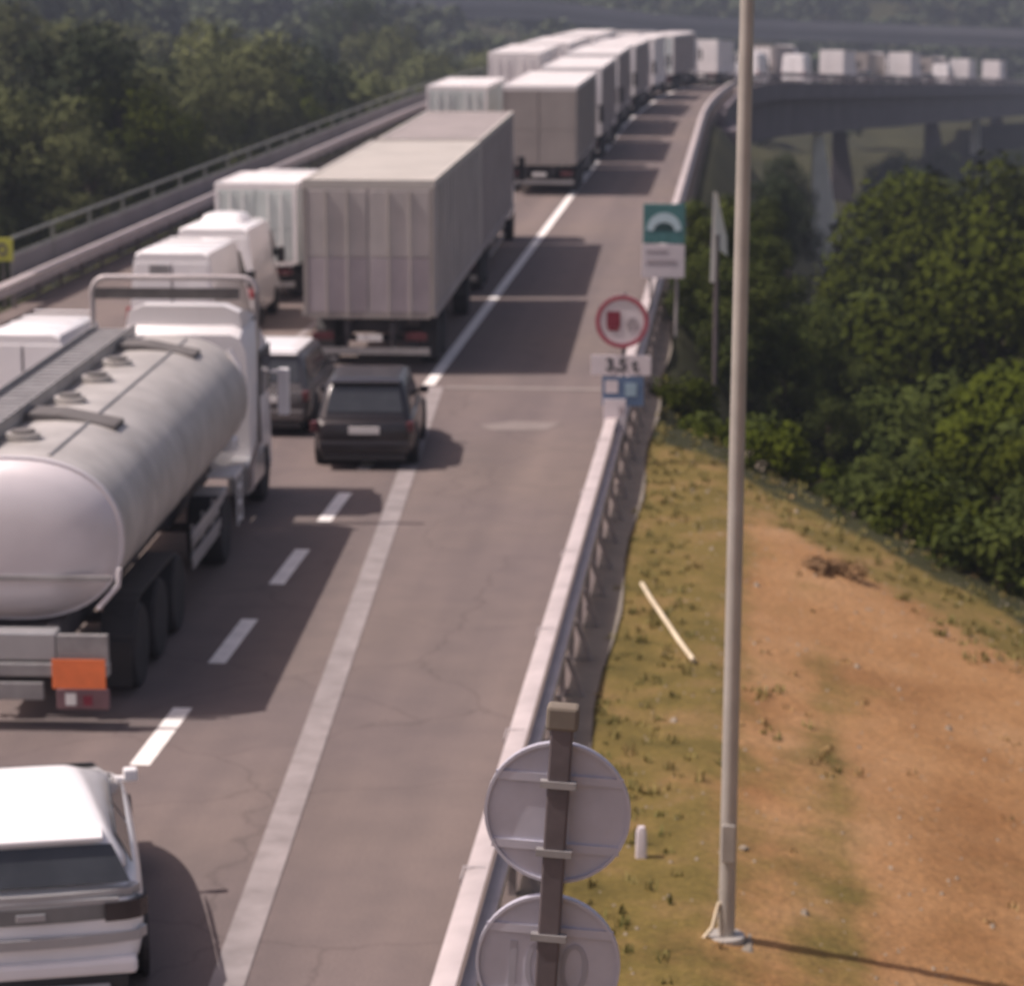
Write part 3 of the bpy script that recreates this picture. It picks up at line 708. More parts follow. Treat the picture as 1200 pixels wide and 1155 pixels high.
chassis(tk, .3, 10.4, (1.9, 3.2, 4.5), 2.45, 1.1, .5, lights=False)
MB().box(-1.18, 1.18, .0, .16, .62, .78).build('rear_bumper', 'trim', tk, bevel=.02)
MB().box(-1.05, .60, .02, .30, .80, 1.12).build('valve_box', 'silver', tk, bevel=.02)
MB().box(.61, 1.18, .02, .10, .80, 1.10).build('light_board', 'trim', tk, bevel=.01)
MB().box(.56, 1.16, -.045, -.035, .50, .84).build('hazard_plate', 'orange', tk, bevel=.01)
q = MB().box(.60, 1.18, -.03, .06, .26, .485).build('tail_light', 'lampdull', tk, bevel=.01)
MB().box(.70, .82, -.04, -.031, .31, .45).build('reflector', 'plate', q); MB().box(.90, 1.0, -.04, -.031, .31, .42).build('reflector', 'signdkred', q)
MB().box(-1.18, -.60, -.03, .06, .26, .485).build('tail_light', 'lampdull', tk, bevel=.01)
MB().box(-.5, .45, -.02, .05, .36, .56).build('number_board', 'trim', tk, bevel=.01)
for sx in (-1, 1):
    MB().tube([(sx * 1.0, .45, 1.3), (sx * 1.22, .5, 1.55), (sx * 1.24, .5, 1.75)], .03, 8).build('end_strut', 'tank_end', tk)
    g = MB()
    for z in (.62, .92): g.box(*sorted((sx * 1.18, sx * 1.21)), 5.6, 8.6, z, z + .12)
    g.build('side_guard', 'silver', tk)
# hose tray and front platform with ladder on the right
MB().box(.80, 1.22, 9.35, 10.15, 1.02, 1.07).build('platform', 'white_box', tk)
lad = MB()
for yy in (9.5, 9.9): lad.box(1.20, 1.23, yy, yy + .04, .30, 1.0)
for k in range(3): lad.box(1.20, 1.23, 9.5, 9.94, .34 + .24 * k, .38 + .24 * k)
lad.build('ladder', 'white_box', tk)
MB().box(.75, 1.15, 8.3, 8.95, .55, 1.0).build('tool_box', 'silver', tk, bevel=.02)
hp = MB().tube([(.98, 10.5, 2.75), (1.12, 10.5, 2.5), (1.20, 10.45, 2.1), (1.16, 10.3, 1.7), (1.02, 10.1, 1.5)], .045, 8)
hp.build('hand_rail', 'white', tk, smooth=True, angle=60)
MB().rings([rrect(.16, 9.8, 10.2, .08, 1.34), rrect(.16, 9.8, 10.2, .08, 1.5), rrect(.08, 9.85, 10.1, .06, 1.56)]).build('valve_cover', 'white', tk, smooth=True, angle=40).location = (1.0, 0, 0)
# tall hoop frame between tank and cab
fr = []
def hoop(y, hx, zt, zb, r=.22):
    pts = [(-hx, y, zb)]
    for i in range(7): a = R(180 - 15 * i); pts.append((-hx + r + r * math.cos(a), y, zt - r + r * math.sin(a)))
    for i in range(7): a = R(90 - 15 * i); pts.append((hx - r + r * math.cos(a), y, zt - r + r * math.sin(a)))
    pts += [(hx, y, 1.3), (hx - .12, y, .95), (hx - .14, y, .55)]
    return pts
MB().tube([(a + .12, b, c) for a, b, c in hoop(10.9, 1.24, 3.78, .8)], .045, 10).build('guard_hoop', 'galv', tk, smooth=True, angle=60)
MB().box(-1.1, 1.1, 10.87, 10.93, 3.46, 3.62).build('guard_crossbar', 'tankdark', tk)
cab(tk, 11.5, 2.95, 2.12, 2.2, 'white', deflect=True, win=True, cx=.12, mirm='white', mz=-.5)
MB().box(-.5, .5, 7.6, 13.6, .62, .98).build('tractor_frame', 'chassis', tk); axle(9.6 - 1.2, 1.22, .5, .5, tk)
MB().box(.85, 1.2, 10.9, 12.6, .45, .95).build('fuel_tank', 'silver', tk, bevel=.06)

# ---- lorries in lane 1 -------------------------------------------------
t = thing('truck_and_trailer', 'grey box lorry pulling a cream-roofed box trailer behind the dark car', 'truck', (-7.66, 53.3, 0), (0, 0, R(1.25)), TG)
box_body(t, 0, 12.1, 4.02, 2.72, 1.22, 'beige', 'roof_cream', 'roof_cream', 'beige', 'beige_low', frame='boxgrey')
chassis(t, 0, 11.6, (1.9, 3.2, 9.6), 2.6, 1.1)
b2 = box_body(t, 12.9, 12.6, 4.0, 2.62, 1.15, 'tarp', 'tarp', 'roof_cream', 'tarp')
chassis(t, 12.9, 25.5, (14.6, 15.95), 2.5, 1.1)
cab(t, 25.8, 3.5, 2.45, 2.1, 'white')
MB().box(-.08, .08, 11.6, 13.2, .75, .87).build('drawbar', 'chassis', t)

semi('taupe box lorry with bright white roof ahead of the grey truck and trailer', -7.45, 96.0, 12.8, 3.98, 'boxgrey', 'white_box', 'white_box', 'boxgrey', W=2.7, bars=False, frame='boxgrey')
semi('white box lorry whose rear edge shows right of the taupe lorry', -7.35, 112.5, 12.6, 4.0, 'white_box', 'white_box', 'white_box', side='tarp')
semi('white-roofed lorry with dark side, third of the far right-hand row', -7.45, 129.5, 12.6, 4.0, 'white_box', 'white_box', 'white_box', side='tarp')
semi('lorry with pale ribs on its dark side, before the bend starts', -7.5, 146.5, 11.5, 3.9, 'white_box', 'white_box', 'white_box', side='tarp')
rigid('short white box lorry at the start of the bend in the right-hand lane', -7.6, 163.0, 7.5, 3.8, 2.5)
semi('dark-sided lorry rounding the bend just left of the lamp pole', -7.6, 176.0, 12.5, 3.7, 'greywhite', 'white_box', 'white_box', side='tarp')

# ---- lane 2 --------------------------------------------------------------
van('white van at the left picture edge beside the middle of the tanker', (-12.25, 36.6, 0), Hh=2.0, L=4.3, W=1.70)
van('white van with rounded roof beside the front of the tanker', (-12.35, 43.8, 0), Hh=2.15, L=3.9, W=1.52)
van('white van right above the tanker cab hoop, rear face in full view', (-11.95, 54.0, 0), Hh=2.45, L=4.6, W=1.80, marks=True)
van('white van with roof pod nosed up between another van and the greenish truck', (-12.2, 59.6, 0), Hh=2.4, L=4.0, W=1.85, roof_hump=True)
rigid('small greenish white box truck left of the grey box trailer', -12.1, 64.5, 3.6, 3.0, 2.05, 'greywhite', 'white_box', 'white_box', cabH=3.0)
rigid('white box truck showing above the tarpaulin roof of the grey lorry', -11.3, 103.5, 8.0, 3.6, 2.4, 'greywhite', 'white_box', 'white_box')
semi('tall white lorry in the far left lane above the bright white roof', -10.75, 123.0, 13.0, 4.25, 'white_box', 'white_box', 'white_box', W=2.4)
semi('second tall white lorry in the far left lane near the bend', -10.9, 143.0, 13.0, 4.1, 'white_box', 'white_box', 'white_box')
semi('third white lorry in the far left lane entering the bend', -11.3, 163.0, 12.5, 4.0, 'white_box', 'white_box', 'white_box')

# ---- queue on the viaduct -------------------------------------------------
def vvan(label, x, Y, Hh=2.6, paint='van_white', L=5.4):
    loc, rot = frame_at(x, Y); return van(label, loc, paint, L, 2.0, Hh, rotz=rot[2], pitch=rot[0])
rigid('white box truck just left of the lamp pole at the top of the bend', -11.3, 186, 8, 3.9, 2.5)
rigid('first white truck right of the lamp pole on the viaduct', -7.7, 200, 7, 3.4, 2.4)
vvan('white van second right of the lamp pole on the viaduct', -7.8, 219, 2.7)
rigid('white truck with dark side next to the van on the viaduct', -11.4, 214, 7, 3.5, 2.4, 'white_box', 'white_box', 'white_box')
vvan('white van above the first viaduct pier', -7.8, 238, 2.8)
semi('dark-sided lorry on the viaduct just right of the first pier', -11.4, 240, 11, 3.6, 'white_box', 'boxgrey', 'boxgrey', side='tarp')
rigid('bright white truck on the viaduct, tall and narrow, right of the pier', -7.7, 256, 6.5, 3.4, 2.3)
car('dark car in the far queue after the tall narrow truck', P(-7.8, 273, 0), 'darkcar', 4.3, 1.8, 1.5, rotz=-math.atan(slope(275)))
rigid('squarish white truck in the middle of the far queue', -7.6, 296, 7, 3.7, 2.5)
semi('grey lorry beside the squarish white truck in the far queue', -11.4, 290, 12, 3.6, 'boxgrey', 'boxgrey', 'boxgrey')
car('dark car behind the squarish white truck in the far queue', P(-7.8, 316, 0), 'darkcar', 4.4, 1.8, 1.5, rotz=-math.atan(slope(300)))
vvan('white van in the far queue above the second pier', -7.6, 327, 2.7)
rigid('white box truck right of the second pier in the far queue', -7.6, 344, 7, 3.5, 2.4)
semi('grey lorry in the left lane near the right picture edge', -11.4, 338, 12, 3.6, 'boxgrey', 'boxgrey', 'boxgrey', side='tarp')
rigid('white truck at the right picture edge, last of the far queue', -7.6, 376, 7, 3.6, 2.4)

# ---------------------------------------------------------------- signs
def disc(cx, y, cz, r, th=.02, n=40): return MB().cyl((cx, y, cz), 'y', r, th, n)
def ring(cx, y, cz, r0, r1, th=.012, n=40):
    a = [[(cx + r * math.cos(2 * math.pi * j / n), yy, cz + r * math.sin(2 * math.pi * j / n)) for j in range(n)] for r, yy in ((r0, y), (r1, y), (r1, y + th), (r0, y + th), (r0, y))]
    return MB().rings(a, cap=False)
def text_mesh(txt, size, m, parent, loc):
    c = bpy.data.curves.new('text', 'FONT'); c.body = txt; c.size = size; c.align_x = 'CENTER'; c.align_y = 'CENTER'; c.extrude = .002; c.offset = size * .03
    tmp = bpy.data.objects.new('tmp', c); COL.objects.link(tmp); bpy.context.view_layer.update()
    me = bpy.data.meshes.new_from_object(tmp.evaluated_get(bpy.context.evaluated_depsgraph_get())); bpy.data.objects.remove(tmp)
    me.materials.clear(); me.materials.append(M[m]); o = bpy.data.objects.new('lettering', me); COL.objects.link(o)
    o.parent = parent; o.location = loc; o.rotation_euler = (R(90), 0, 0); return o

s = thing('road_sign', 'round red-bordered no overtaking sign with white and blue plates below', 'road sign', (-2.0, 44, 0))
MB().cyl((.03, .07, 1.4), 'z', .035, 3.0, 12).build('post', 'postm', s)
f = disc(0, 0, 2.43, .455, .02).build('sign_face', 'signwhite', s)
ring(0, -.026, 2.43, .455, .375).build('border', 'signred', f)
MB().box(-.26, -.03, -.022, -.013, 2.33, 2.60).box(-.24, -.05, -.022, -.013, 2.27, 2.325).build('truck_symbol', 'signdkred', f)
MB().box(.07, .27, -.022, -.013, 2.34, 2.44).box(.11, .23, -.022, -.013, 2.441, 2.50).box(.09, .13, -.022, -.013, 2.29, 2.339).box(.21, .25, -.022, -.013, 2.29, 2.339).build('car_symbol', 'signgrey', f)
p2 = MB().box(-.52, .50, -.012, .012, 1.51, 1.85).build('lower_panel', 'signwhite', s, bevel=.005)
text_mesh('3,5 t', .30, 'black', p2, (0, -.018, 1.68))
p3 = MB().box(-.33, .38, -.012, .012, .98, 1.49).build('blue_panel', 'signblue', s, bevel=.005)
MB().box(.06, .26, -.018, -.013, 1.15, 1.38).build('blue_symbol', 'signltblue', p3)
MB().box(-.28, -.06, -.018, -.013, 1.20, 1.42).build('blue_symbol', 'signwhite', p3)
p4 = MB().box(-.30, .08, -.06, -.03, .50, 1.10).build('white_plate', 'signwhite', s, bevel=.005)
MB().box(-.04, .03, -.066, -.061, .86, .98).box(-.20, -.12, -.066, -.061, .66, .80).build('plate_mark', 'signgrey', p4)

s = thing('road_sign', 'teal tunnel sign with pale arch over a greyish white panel', 'road sign', (-1.78, 60, 0))
for sx in (-.3, .3): MB().cyl((sx, .07, 1.0), 'z', .04, 4.0, 12).build('post', 'galv', s)
f = MB().box(-.48, .48, -.015, .015, 2.07, 2.98).build('sign_face', 'signteal', s, bevel=.008)
rs = []
for i in range(17):
    a = R(180 - 180 * i / 16); rs.append([(.40 * math.cos(a), -.022, 2.38 + .40 * math.sin(a)), (.24 * math.cos(a), -.022, 2.36 + .20 * math.sin(a)), (.24 * math.cos(a), -.016, 2.36 + .20 * math.sin(a)), (.40 * math.cos(a), -.016, 2.38 + .40 * math.sin(a))])
MB().rings(rs).build('arch_symbol', 'signarc', f)
MB().add([(.235 * math.cos(R(180 - 180 * i / 12)), -.019, 2.36 + .195 * math.sin(R(180 - 180 * i / 12))) for i in range(13)], [tuple(range(13))]).build('tunnel_mouth', 'signdkteal', f)
p2 = MB().box(-.50, .48, -.015, .015, 1.28, 2.05).build('lower_panel', 'signwhite', s, bevel=.008)
MB().box(-.40, .30, -.020, -.016, 1.58, 1.70).build('panel_mark', 'signgrey', p2)
MB().box(-.40, .10, -.020, -.016, 1.84, 1.92).build('panel_mark', 'signgrey', p2)

# two round sign backs in the foreground
s = thing('road_sign', 'two round grey sign backs stacked on one leaning brown post', 'road sign', (-1.19, 14, 0), (0, R(3.3), 0))
MB().box(-.062, .062, -.14, -.03, -.3, 4.26).build('post', 'brownpost', s, bevel=.012)
for cz, nm in ((3.73, 'upper'), (2.83, 'lower')):
    d = MB().cyl((0, 0, cz), 'y', .412, .03, 56).build('sign_back', 'signback', s, smooth=True, angle=40)
    ring(0, -.035, cz, .412, .395, .022, 56).build('rolled_edge', 'signback', d)
    for dz in (-.2, .2):
        MB().box(-.36, .36, -.030, -.0155, cz + dz - .025, cz + dz + .025).build('stiffener', 'signback', d)
        MB().box(-.10, .10, -.152, -.10, cz + dz - .02, cz + dz + .02).build('clamp', 'trim', d)
    if nm == 'lower':
        for gx, gw in ((-.20, 0), (-.06, .07), (.15, .08)):
            if gw == 0: MB().box(gx - .02, gx + .02, -.020, -.0152, cz - .16, cz + .12).build('faint_digit', 'signbackmark', d)
            else:
                rr = []
                for r0 in (0, .035):
                    rr.append(r0)
                n_ = 24
                A = [[(gx + (gw - q) * math.cos(2 * math.pi * j / n_), yy, cz - .02 + (.15 - q) * math.sin(2 * math.pi * j / n_)) for j in range(n_)] for q, yy in ((0, -.0152), (0, -.021), (.03, -.021), (.03, -.0152))]
                MB().rings(A, cap=False).build('faint_digit', 'signbackmark', d)
MB().box(-.09, .09, -.15, -.02, 4.24, 4.38).build('post_cap', 'gutter', s, bevel=.02)

# narrow angled pale sign behind the lamp pole
s = thing('road_sign', 'narrow pale sign turned almost edge-on, just left of the lamp pole', 'road sign', (-.52, 52, -1.0))
MB().cyl((.03, .05, 1.6), 'z', .05, 5.0, 12).build('post', 'brownpost', s)
MB().add([(-.10, 0, 3.15), (-.06, -.02, 4.95), (.02, -.02, 4.92), (.22, .25, 4.05), (.24, .25, 3.65), (.07, .05, 3.8), (.04, .02, 3.15),
          (-.10, .03, 3.15), (-.06, .01, 4.95), (.02, .01, 4.92), (.22, .28, 4.05), (.24, .28, 3.65), (.07, .08, 3.8), (.04, .05, 3.15)],
         [(0, 1, 2, 3, 4, 5, 6), (13, 12, 11, 10, 9, 8, 7)] + [(i, (i + 1) % 7, (i + 1) % 7 + 7, i + 7) for i in range(7)]).build('sign_plate', 'concrete', s)

# yellow sign in the left woods
s = thing('road_sign', 'small square yellow-green sign in front of the woods at far left', 'road sign', (-18.35, 63.6, 0), (0, 0, 0))
MB().cyl((0, .04, .6), 'z', .03, 1.7, 10).build('post', 'postm', s)
f = MB().box(-.27, .27, -.01, .01, 1.10, 1.68).build('sign_face', 'yellow', s, bevel=.04)
A = [[(.14 * k * math.cos(2 * math.pi * j / 20), yy, 1.39 + .17 * k * math.sin(2 * math.pi * j / 20)) for j in range(20)] for k, yy in ((1, -.011), (1, -.017), (.5, -.017), (.5, -.011))]
MB().rings(A, cap=False).build('ring_mark', 'brownpost', f)

# ---------------------------------------------------------------- lamp pole
t = thing('lamp_pole', 'tall slim grey lamp pole standing in the dirt right of the guardrail', 'lamp pole', (-.03, 22.0, -.15), (0, R(.28), 0))
MB().tube([(0, 0, -.3), (0, 0, 1.2), (0, 0, 7), (0, 0, 12)], [.076, .073, .062, .050], 20).build('shaft', 'pole', t, smooth=True, angle=60)
MB().cyl((0, 0, .06), 'z', .17, .10, 20).build('base_plate', 'pole', t, bevel=.01)
MB().tube([(-.02, 0, 12), (-.3, 0, 12.35), (-1.2, 0, 12.5)], [.05, .045, .04], 10).build('arm', 'pole', t, smooth=True, angle=60)
MB().rings([rrect(.13, -.35, .35, .1, 12.42), rrect(.15, -.38, .38, .12, 12.5), rrect(.08, -.3, .3, .07, 12.6)]).build('lamp_head', 'galv', t, smooth=True, angle=50).location = (-1.4, 0, 0)
MB().box(-.06, .06, -.092, -.07, .8, 1.15).build('access_door', 'pole', t, bevel=.01)
MB().rings([rrect(.24, -.24, .24, .05, -.3), rrect(.24, -.24, .24, .05, .03), rrect(.22, -.22, .22, .05, .05)]).build('footing', 'gutter', t)
MB().tube([(-.07, -.05, .42), (-.12, -.08, .20), (-.22, -.12, .08), (-.27, -.16, .02)], .020, 8).build('cable_duct', 'stickm', t, smooth=True, angle=60)

# bits lying on the verge
def gz(X, Y): return terr(X, Y)
pts = [(-1.28, 34.8), (-1.12, 33.8), (-.90, 32.7), (-.70, 31.8), (-.50, 31.0)]
tag(MB().tube([(a, b, gz(a, b) + .09 + .04 * math.sin(i)) for i, (a, b) in enumerate(pts)], .032, 8).build('pipe', 'stickm', smooth=True, angle=60), 'long pale curved pipe lying on the grass between rail and lamp pole', 'pipe')
tag(MB().rings([rrect(.055, -.04, .04, .02, 0), rrect(.05, -.04, .04, .02, .28), rrect(.03, -.03, .03, .015, .33)]).build('marker_post', 'signwhite', smooth=True, angle=40), 'short white marker stump in the dirt left of the lamp pole', 'post').location = (-.86, 23.9, -.04)
def rock(label, x, y, r, seed, m='rock', sq=.6):
    rr = random.Random(seed); rs = []
    for i in range(6):
        a = math.pi * (i + .4) / 6.4; rs.append([(r * math.sin(a) * math.cos(2 * math.pi * j / 9) * rr.uniform(.8, 1.2), r * math.sin(a) * math.sin(2 * math.pi * j / 9) * rr.uniform(.8, 1.2), -r * sq * math.cos(a)) for j in range(9)])
    o = MB().rings(rs).build('rock', m, smooth=True, angle=30); o.location = (x, y, gz(x, y) + r * .25); return tag(o, label, 'rock', 'loose stones on the verge')
rock('pale stone at the top of the dirt slope right of the lamp pole', .18, 46.0, .22, 1)
rock('long pale stone beside the pale one at the crest', .45, 44.6, .17, 2)
rock('brownish stone standing on the crest of the dirt slope', 1.35, 45.2, .20, 3)
rock('tiny pale stone right beside the foot of the lamp pole', .12, 24.4, .05, 4)
rock('small yellowish stone right of the crest on the weeds', 1.85, 44.3, .10, 5)

pbm = MB(); rr = random.Random(31)
for i in range(1500):
    y = 12 + 34 * rr.random(); x = rr.uniform(-1.2, 5.2); q = rr.uniform(.008, .032) * (1 + 1.2 * (rr.random() > .96)); z = gz(x, y)
    pbm.add([(x + q * rr.uniform(.6, 1.2) * math.cos(a_), y + q * rr.uniform(.6, 1.2) * math.sin(a_), z - q * .3) for a_ in (0, 1.26, 2.5, 3.8, 5.0)] + [(x + q * .3, y, z + q * .7), (x - q * .3, y + q * .2, z + q * .6)],
            [(0, 1, 5), (1, 2, 6, 5), (2, 3, 6), (3, 4, 6), (4, 0, 5, 6)])
tag(pbm.build('pebbles', 'rock'), 'small stones scattered over the dirt bank', 'stones', kind='stuff')
# ---------------------------------------------------------------- grass tufts (ground cover)
gm, dm = MB(), MB()
def tuft(mb, x, y, h, n, rr):
    z = gz(x, y) - .01
    for _ in range(n):
        a = rr.uniform(0, 6.28); l_ = h * rr.uniform(.5, 1.1); ln = rr.uniform(.1, .6) * l_; bx = x + rr.uniform(-.06, .06); by = y + rr.uniform(-.06, .06)
        dx, dy = math.cos(a), math.sin(a); wv = .010 + .008 * rr.random()
        mb.add([(bx - dy * wv, by + dx * wv, z), (bx + dy * wv, by - dx * wv, z), (bx + dx * ln * .5 + dy * wv * .7, by + dy * ln * .5 - dx * wv * .7, z + l_ * .7), (bx + dx * ln, by + dy * ln, z + l_)], [(0, 1, 2, 3)])
rr = random.Random(3)
for i in range(3000):
    y = 12 + 42 * rr.random() ** .8; x = rr.uniform(-1.6, 5.5)
    dd = (x + 1.8) * .854 + (y - 49.5) * .52
    near = wob(x * 14 + 3, y * 8)
    if x < -.5 and rr.random() < .8 or dd > -3 and rr.random() < .7 or near > .95: tuft(gm, x, y, rr.uniform(.05, .14), 9, rr)
    elif near > .8 or rr.random() < .03: tuft(dm, x, y, rr.uniform(.04, .11), 8, rr)
tag(gm.build('grass', 'grass'), 'olive green grass and weeds on the verge', 'grass', kind='stuff')
tag(dm.build('dry_grass', 'drygrass'), 'dry yellow grass scattered over the dirt slope', 'grass', kind='stuff')

# ---------------------------------------------------------------- trees
def leaf_cloud(rr, blobs, nleaf, size):
    mb = MB()
    tot = sum(b[3] ** 2 for b in blobs)
    for bx, by, bz, br in blobs:
        k = int(nleaf * br * br / tot)
        for _ in range(k):
            while True:
                v = Vector((rr.gauss(0, 1), rr.gauss(0, 1), rr.gauss(0, 1)))
                if v.length > .1: break
            v.normalize(); rad = br * (rr.random() ** .28) * (1 + .16 * math.sin(v.x * 5 + bx) * math.cos(v.y * 4 + bz * 2))
            c = Vector((bx, by, bz)) + Vector((v.x * rad, v.y * rad, v.z * rad * .85))
            nrm = (v + Vector((rr.uniform(-.8, .8), rr.uniform(-.8, .8), rr.uniform(-.5, .9)))).normalized()
            a = nrm.cross(Vector((rr.random() - .5, rr.random() - .5, rr.random() - .5))).normalized(); b = nrm.cross(a)
            s1 = size * rr.uniform(.5, 1.3); s2 = s1 * rr.uniform(.45, .8)
            mb.add([c - a * s1, c - b * s2 * .8 + nrm * s1 * .15, c + a * s1, c + b * s2], [(0, 1, 2, 3)])
    return mb
def make_tree(seed, leaf, h=10., r=3.6, nleaf=5200, size=.135, trunk=True, name='leafy_tree'):
    rr = random.Random(seed); root = bpy.data.objects.new(name, None); COL.objects.link(root)
    blobs = []; limbs = MB()
    limbs.tube([(0, 0, -1.5), (.08, .05, h * .25), (.15, -.1, h * .5), (0, .1, h * .82)], [.24 * h / 10, .19 * h / 10, .13 * h / 10, .03], 10)
    for i in range(17):
        a = 2.4 * i + rr.uniform(-.4, .4); f_ = (i + .5) / 17; z = h * (.22 + .72 * f_); rd = r * (1 - .75 * max(0, f_ - .35) ** 1.2 - .25 * max(0, .3 - f_)) * rr.uniform(.35, .85)
        c = (rd * math.cos(a), rd * math.sin(a), z); blobs.append((*c, r * rr.uniform(.26, .48)))
        limbs.tube([(.1, 0, max(.2 * h, z - .25 * h)), (c[0] * .5, c[1] * .5, z - .1 * h), c], [.07, .05, .02], 6)
    limbs.build('trunk', 'bark', root, smooth=True, angle=60)
    leaf_cloud(rr, blobs, nleaf, size).build('crown', leaf, root)
    return root
T = {}
for k, sd_, lf, h, r, n in (('A', 11, 'leafA', 10, 3.7, 6000), ('A2', 12, 'leafA', 11, 3.2, 5600), ('B', 13, 'leafB', 10, 4.0, 6800), ('B2', 14, 'leafB', 9, 3.6, 6200), ('C', 15, 'leafC', 11, 4.0, 6000), ('L', 16, 'leafL', 10.5, 3.9, 6000), ('M', 17, 'leafL', 10, 3.4, 5600)):
    T[k] = [make_tree(sd_, lf, h, r, int(n * 1.9)), False]
def make_bush(seed, leaf):
    rr = random.Random(seed); root = bpy.data.objects.new('bush', None); COL.objects.link(root)
    bl = [(rr.uniform(-.9, .9), rr.uniform(-.9, .9), rr.uniform(.3, 1.1), rr.uniform(.4, .75)) for _ in range(8)]
    st = MB()
    for b in bl: st.tube([(0, 0, -.3), (b[0] * .5, b[1] * .5, b[2] * .5), b[:3]], [.04, .03, .01], 5)
    st.build('stems', 'bark', root); leaf_cloud(rr, bl, 1700, .09).build('foliage', leaf, root); return root
T['b'] = [make_bush(21, 'leafB'), False]; T['a'] = [make_bush(22, 'leafA'), False]
def plant(kind, x, y, sc, label, group, rz_=None, dz=0, sz=1.):
    tpl, used = T[kind]
    o = copy_tree(tpl) if used else tpl
    T[kind][1] = True
    o.location = (x, y, terr(x, y) + dz); o.scale = (sc, sc, sc * sz); o.rotation_euler = (0, 0, rr.uniform(0, 6.28) if rz_ is None else rz_)
    tag(o, label, 'bush' if kind in 'ab' else 'tree', group)
rr = random.Random(5)
GR = 'trees in the valley right of the road'; GL = 'trees in the woods left of the road'
lab = {'A': 'dark green tree among the valley woods right of the road', 'A2': 'slender dark green tree among the valley woods right of the road', 'B': 'broad olive green sunlit tree in the valley woods right of the road',
       'B2': 'olive green rounded tree in the valley woods right of the road', 'C': 'bluish green tree in the valley woods right of the road'}
def topz(u_y, Yd): return CAM_H - (u_y + 44) * Yd / 3060 / .98
def rtree(kind, u, ytop, Yd):     # u, ytop: where its crown top reaches, worked out from heights and distances
    X = (u - 875) / 3060 * Yd * 1.0; zt = topz(ytop, Yd); g = terr(X, Yd); h = {'A': 10.2, 'A2': 11, 'B': 10.2, 'B2': 9.2, 'C': 11.2}[kind]
    sc = max(.35, (zt - g) / h); plant(kind, X, Yd, min(sc, 1.25), lab[kind], GR, sz=sc / min(sc, 1.25))
for kind, u, yt, Yd in [
    ('B', 1075, 190, 92), ('B2', 1140, 165, 100), ('B', 1215, 205, 84), ('B2', 1055, 245, 86), ('A', 1100, 300, 72), ('B', 1180, 260, 70), ('A2', 1040, 330, 74), ('B2', 1010, 345, 80),
    ('A', 1150, 395, 60), ('B', 1225, 400, 56), ('A', 1075, 420, 62), ('A2', 1010, 400, 66), ('A', 960, 340, 76), ('A', 940, 430, 66), ('A2', 905, 400, 72), ('A', 985, 480, 59), ('A', 925, 480, 61),
    ('C', 930, 310, 108), ('A', 880, 390, 80), ('A', 868, 440, 68), ('C', 905, 345, 96), ('C', 925, 275, 128), 
    ('C', 1040, 200, 175), ('C', 1080, 185, 185), ('A', 1100, 185, 170), ('C', 1160, 200, 168), ('C', 1215, 180, 180), ('C', 1030, 175, 245), ('C', 1060, 165, 250), ('C', 1110, 160, 262), ('C', 1190, 158, 250), ('C', 935, 205, 262),
    ('B', 1290, 250, 76), ('A', 1320, 320, 62), ('B2', 1380, 220, 80), ('A', 1290, 450, 50), ('B', 1350, 430, 48), ('A', 1115, 500, 53), ('B2', 1175, 490, 49), ('A', 1240, 520, 46), ('A2', 1060, 510, 56),
    ('A', 870, 480, 60), ('A2', 840, 490, 62)]:
    rtree(kind, u, yt, Yd)
for i in range(44):               # bushes along the edge of the dirt slope
    f_ = rr.random(); X = -1.0 + 9.5 * f_ + rr.uniform(-.3, .3); Y_ = 47.3 - 1.64 * (X + 1.8) + rr.uniform(1.2, 6.5)
    if X < .6: Y_ += 2.5
    plant('b' if i % 3 else 'a', X, Y_, rr.uniform(.4, .95), 'olive bush on the brow of the dirt slope' if i % 3 else 'dark bush on the brow of the dirt slope', 'bushes along the brow of the dirt slope')
bm_ = random.Random(77); bl_ = [(bm_.uniform(-.4, .4), bm_.uniform(-.25, .25), bm_.uniform(.02, .10), bm_.uniform(.12, .22)) for _ in range(8)]
o = leaf_cloud(bm_, bl_, 1400, .035).build('dry_shrub', mat('dry_brown_stems', (.13, .075, .035), .9, col2=(.24, .14, .06), scale=3)); o.location = (1.5, 37.2, terr(1.5, 37.2) + .03)
tag(o, 'low dry brown shrub alone in the middle of the dirt slope', 'shrub')
labL = {'L': 'hazy grey-green tree in the woods left of the road', 'M': 'narrow hazy grey-green tree in the woods left of the road', 'A': 'dark green tree in the woods left of the road', 'A2': 'slender dark tree in the woods left of the road', 'B': 'broad olive tree in the woods left of the road', 'B2': 'rounded olive tree in the woods left of the road', 'C': 'bluish green tree in the woods left of the road'}
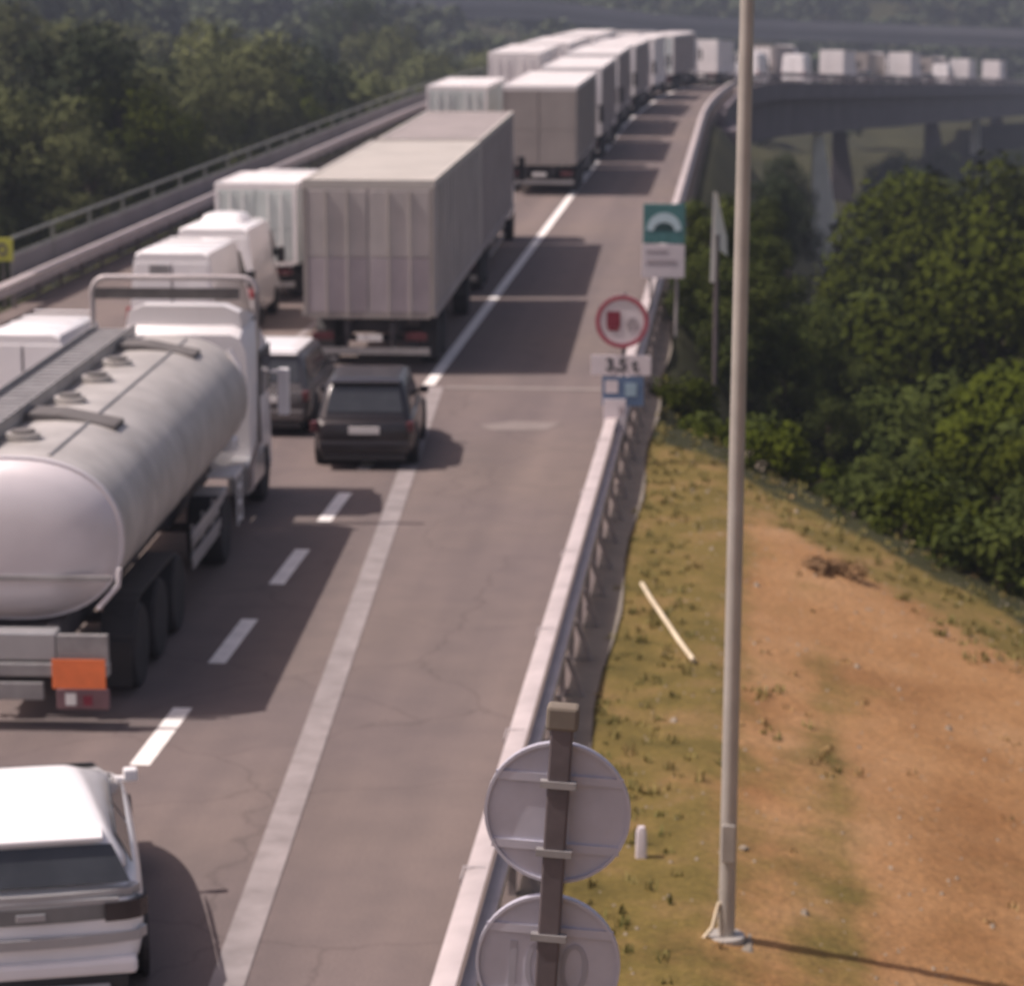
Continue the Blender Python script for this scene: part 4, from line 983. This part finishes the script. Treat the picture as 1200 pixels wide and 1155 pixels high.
for i in range(105):
    Y_ = 58 + 230 * (i / 105.) ** 1.1 + rr.uniform(-3, 3); d = rr.uniform(6.5, 11) if i % 2 else rr.uniform(11, 48)
    X = shift(Y_) - 18.3 - d
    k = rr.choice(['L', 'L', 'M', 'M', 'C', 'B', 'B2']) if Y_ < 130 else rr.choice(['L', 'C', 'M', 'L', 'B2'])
    g = terr(X, Y_)
    zt = (1.0 if Y_ < 85 else 1.6) + rr.uniform(0, 3.0) + (d - 6) * .10
    sc = max(.55, min(1.5, (zt - g) / 10.2)); plant(k, X, Y_, sc, labL[k], GL)

# far wood on the hillsides
fw = MB(); base = []
rr2 = random.Random(9)
for s_ in range(5):
    bl = [(rr2.uniform(-2, 2), rr2.uniform(-2, 2), rr2.uniform(1, 6.5), rr2.uniform(1.3, 2.3)) for _ in range(7)]
    base.append(leaf_cloud(rr2, bl, 240, .75))
cnt = 0
while cnt < 2600:
    Yf = 285 + 760 * rr2.random() ** 1.4; X = (rr2.uniform(-.36, .24)) * Yf + rr2.uniform(-10, 10)
    xs = X - shift(Yf)
    if -24 < xs < 4 and Yf < 470: continue
    yv = 525 - .0011 * (X - 60) ** 2
    if -20 < yv - Yf < 16 or (0 < yv - Yf < 60 and rr2.random() < .75): continue
    if 470 < Yf < 497 and rr2.random() < .0: continue
    if Yf < 525 and X > -75 and rr2.random() < .85: continue
    b = base[cnt % 5]; s_ = rr2.uniform(.8, 1.5); ca_, sa_ = math.cos(cnt), math.sin(cnt); z = terr(X, Yf)
    fw.add([(X + s_ * (v[0] * ca_ - v[1] * sa_), Yf + s_ * (v[0] * sa_ + v[1] * ca_), z + s_ * v[2]) for v in b.v], b.f); cnt += 1
tag(fw.build('far_wood', 'leafF'), 'dense hazy wood covering the far hillsides', 'wood', kind='stuff')

# ---------------------------------------------------------------- haze
hz = MB().box(-760, 860, -60, 1560, -24, 112).build('haze', 'rock'); hz['kind'] = 'stuff'; hz.display_type = 'WIRE'
hm = bpy.data.materials.new('haze_air'); hm.use_nodes = True; n = hm.node_tree.nodes; n.remove(n['Principled BSDF'])
pv = n.new('ShaderNodeVolumePrincipled'); pv.inputs['Color'].default_value = (.56, .64, .80, 1); pv.inputs['Density'].default_value = .00055; pv.inputs['Anisotropy'].default_value = .2
hm.node_tree.links.new(pv.outputs[0], n['Material Output'].inputs['Volume'])
hz.data.materials.clear(); hz.data.materials.append(hm)
for k in T:
    if not T[k][1]:
        for c in list(T[k][0].children): bpy.data.objects.remove(c)
        bpy.data.objects.remove(T[k][0])
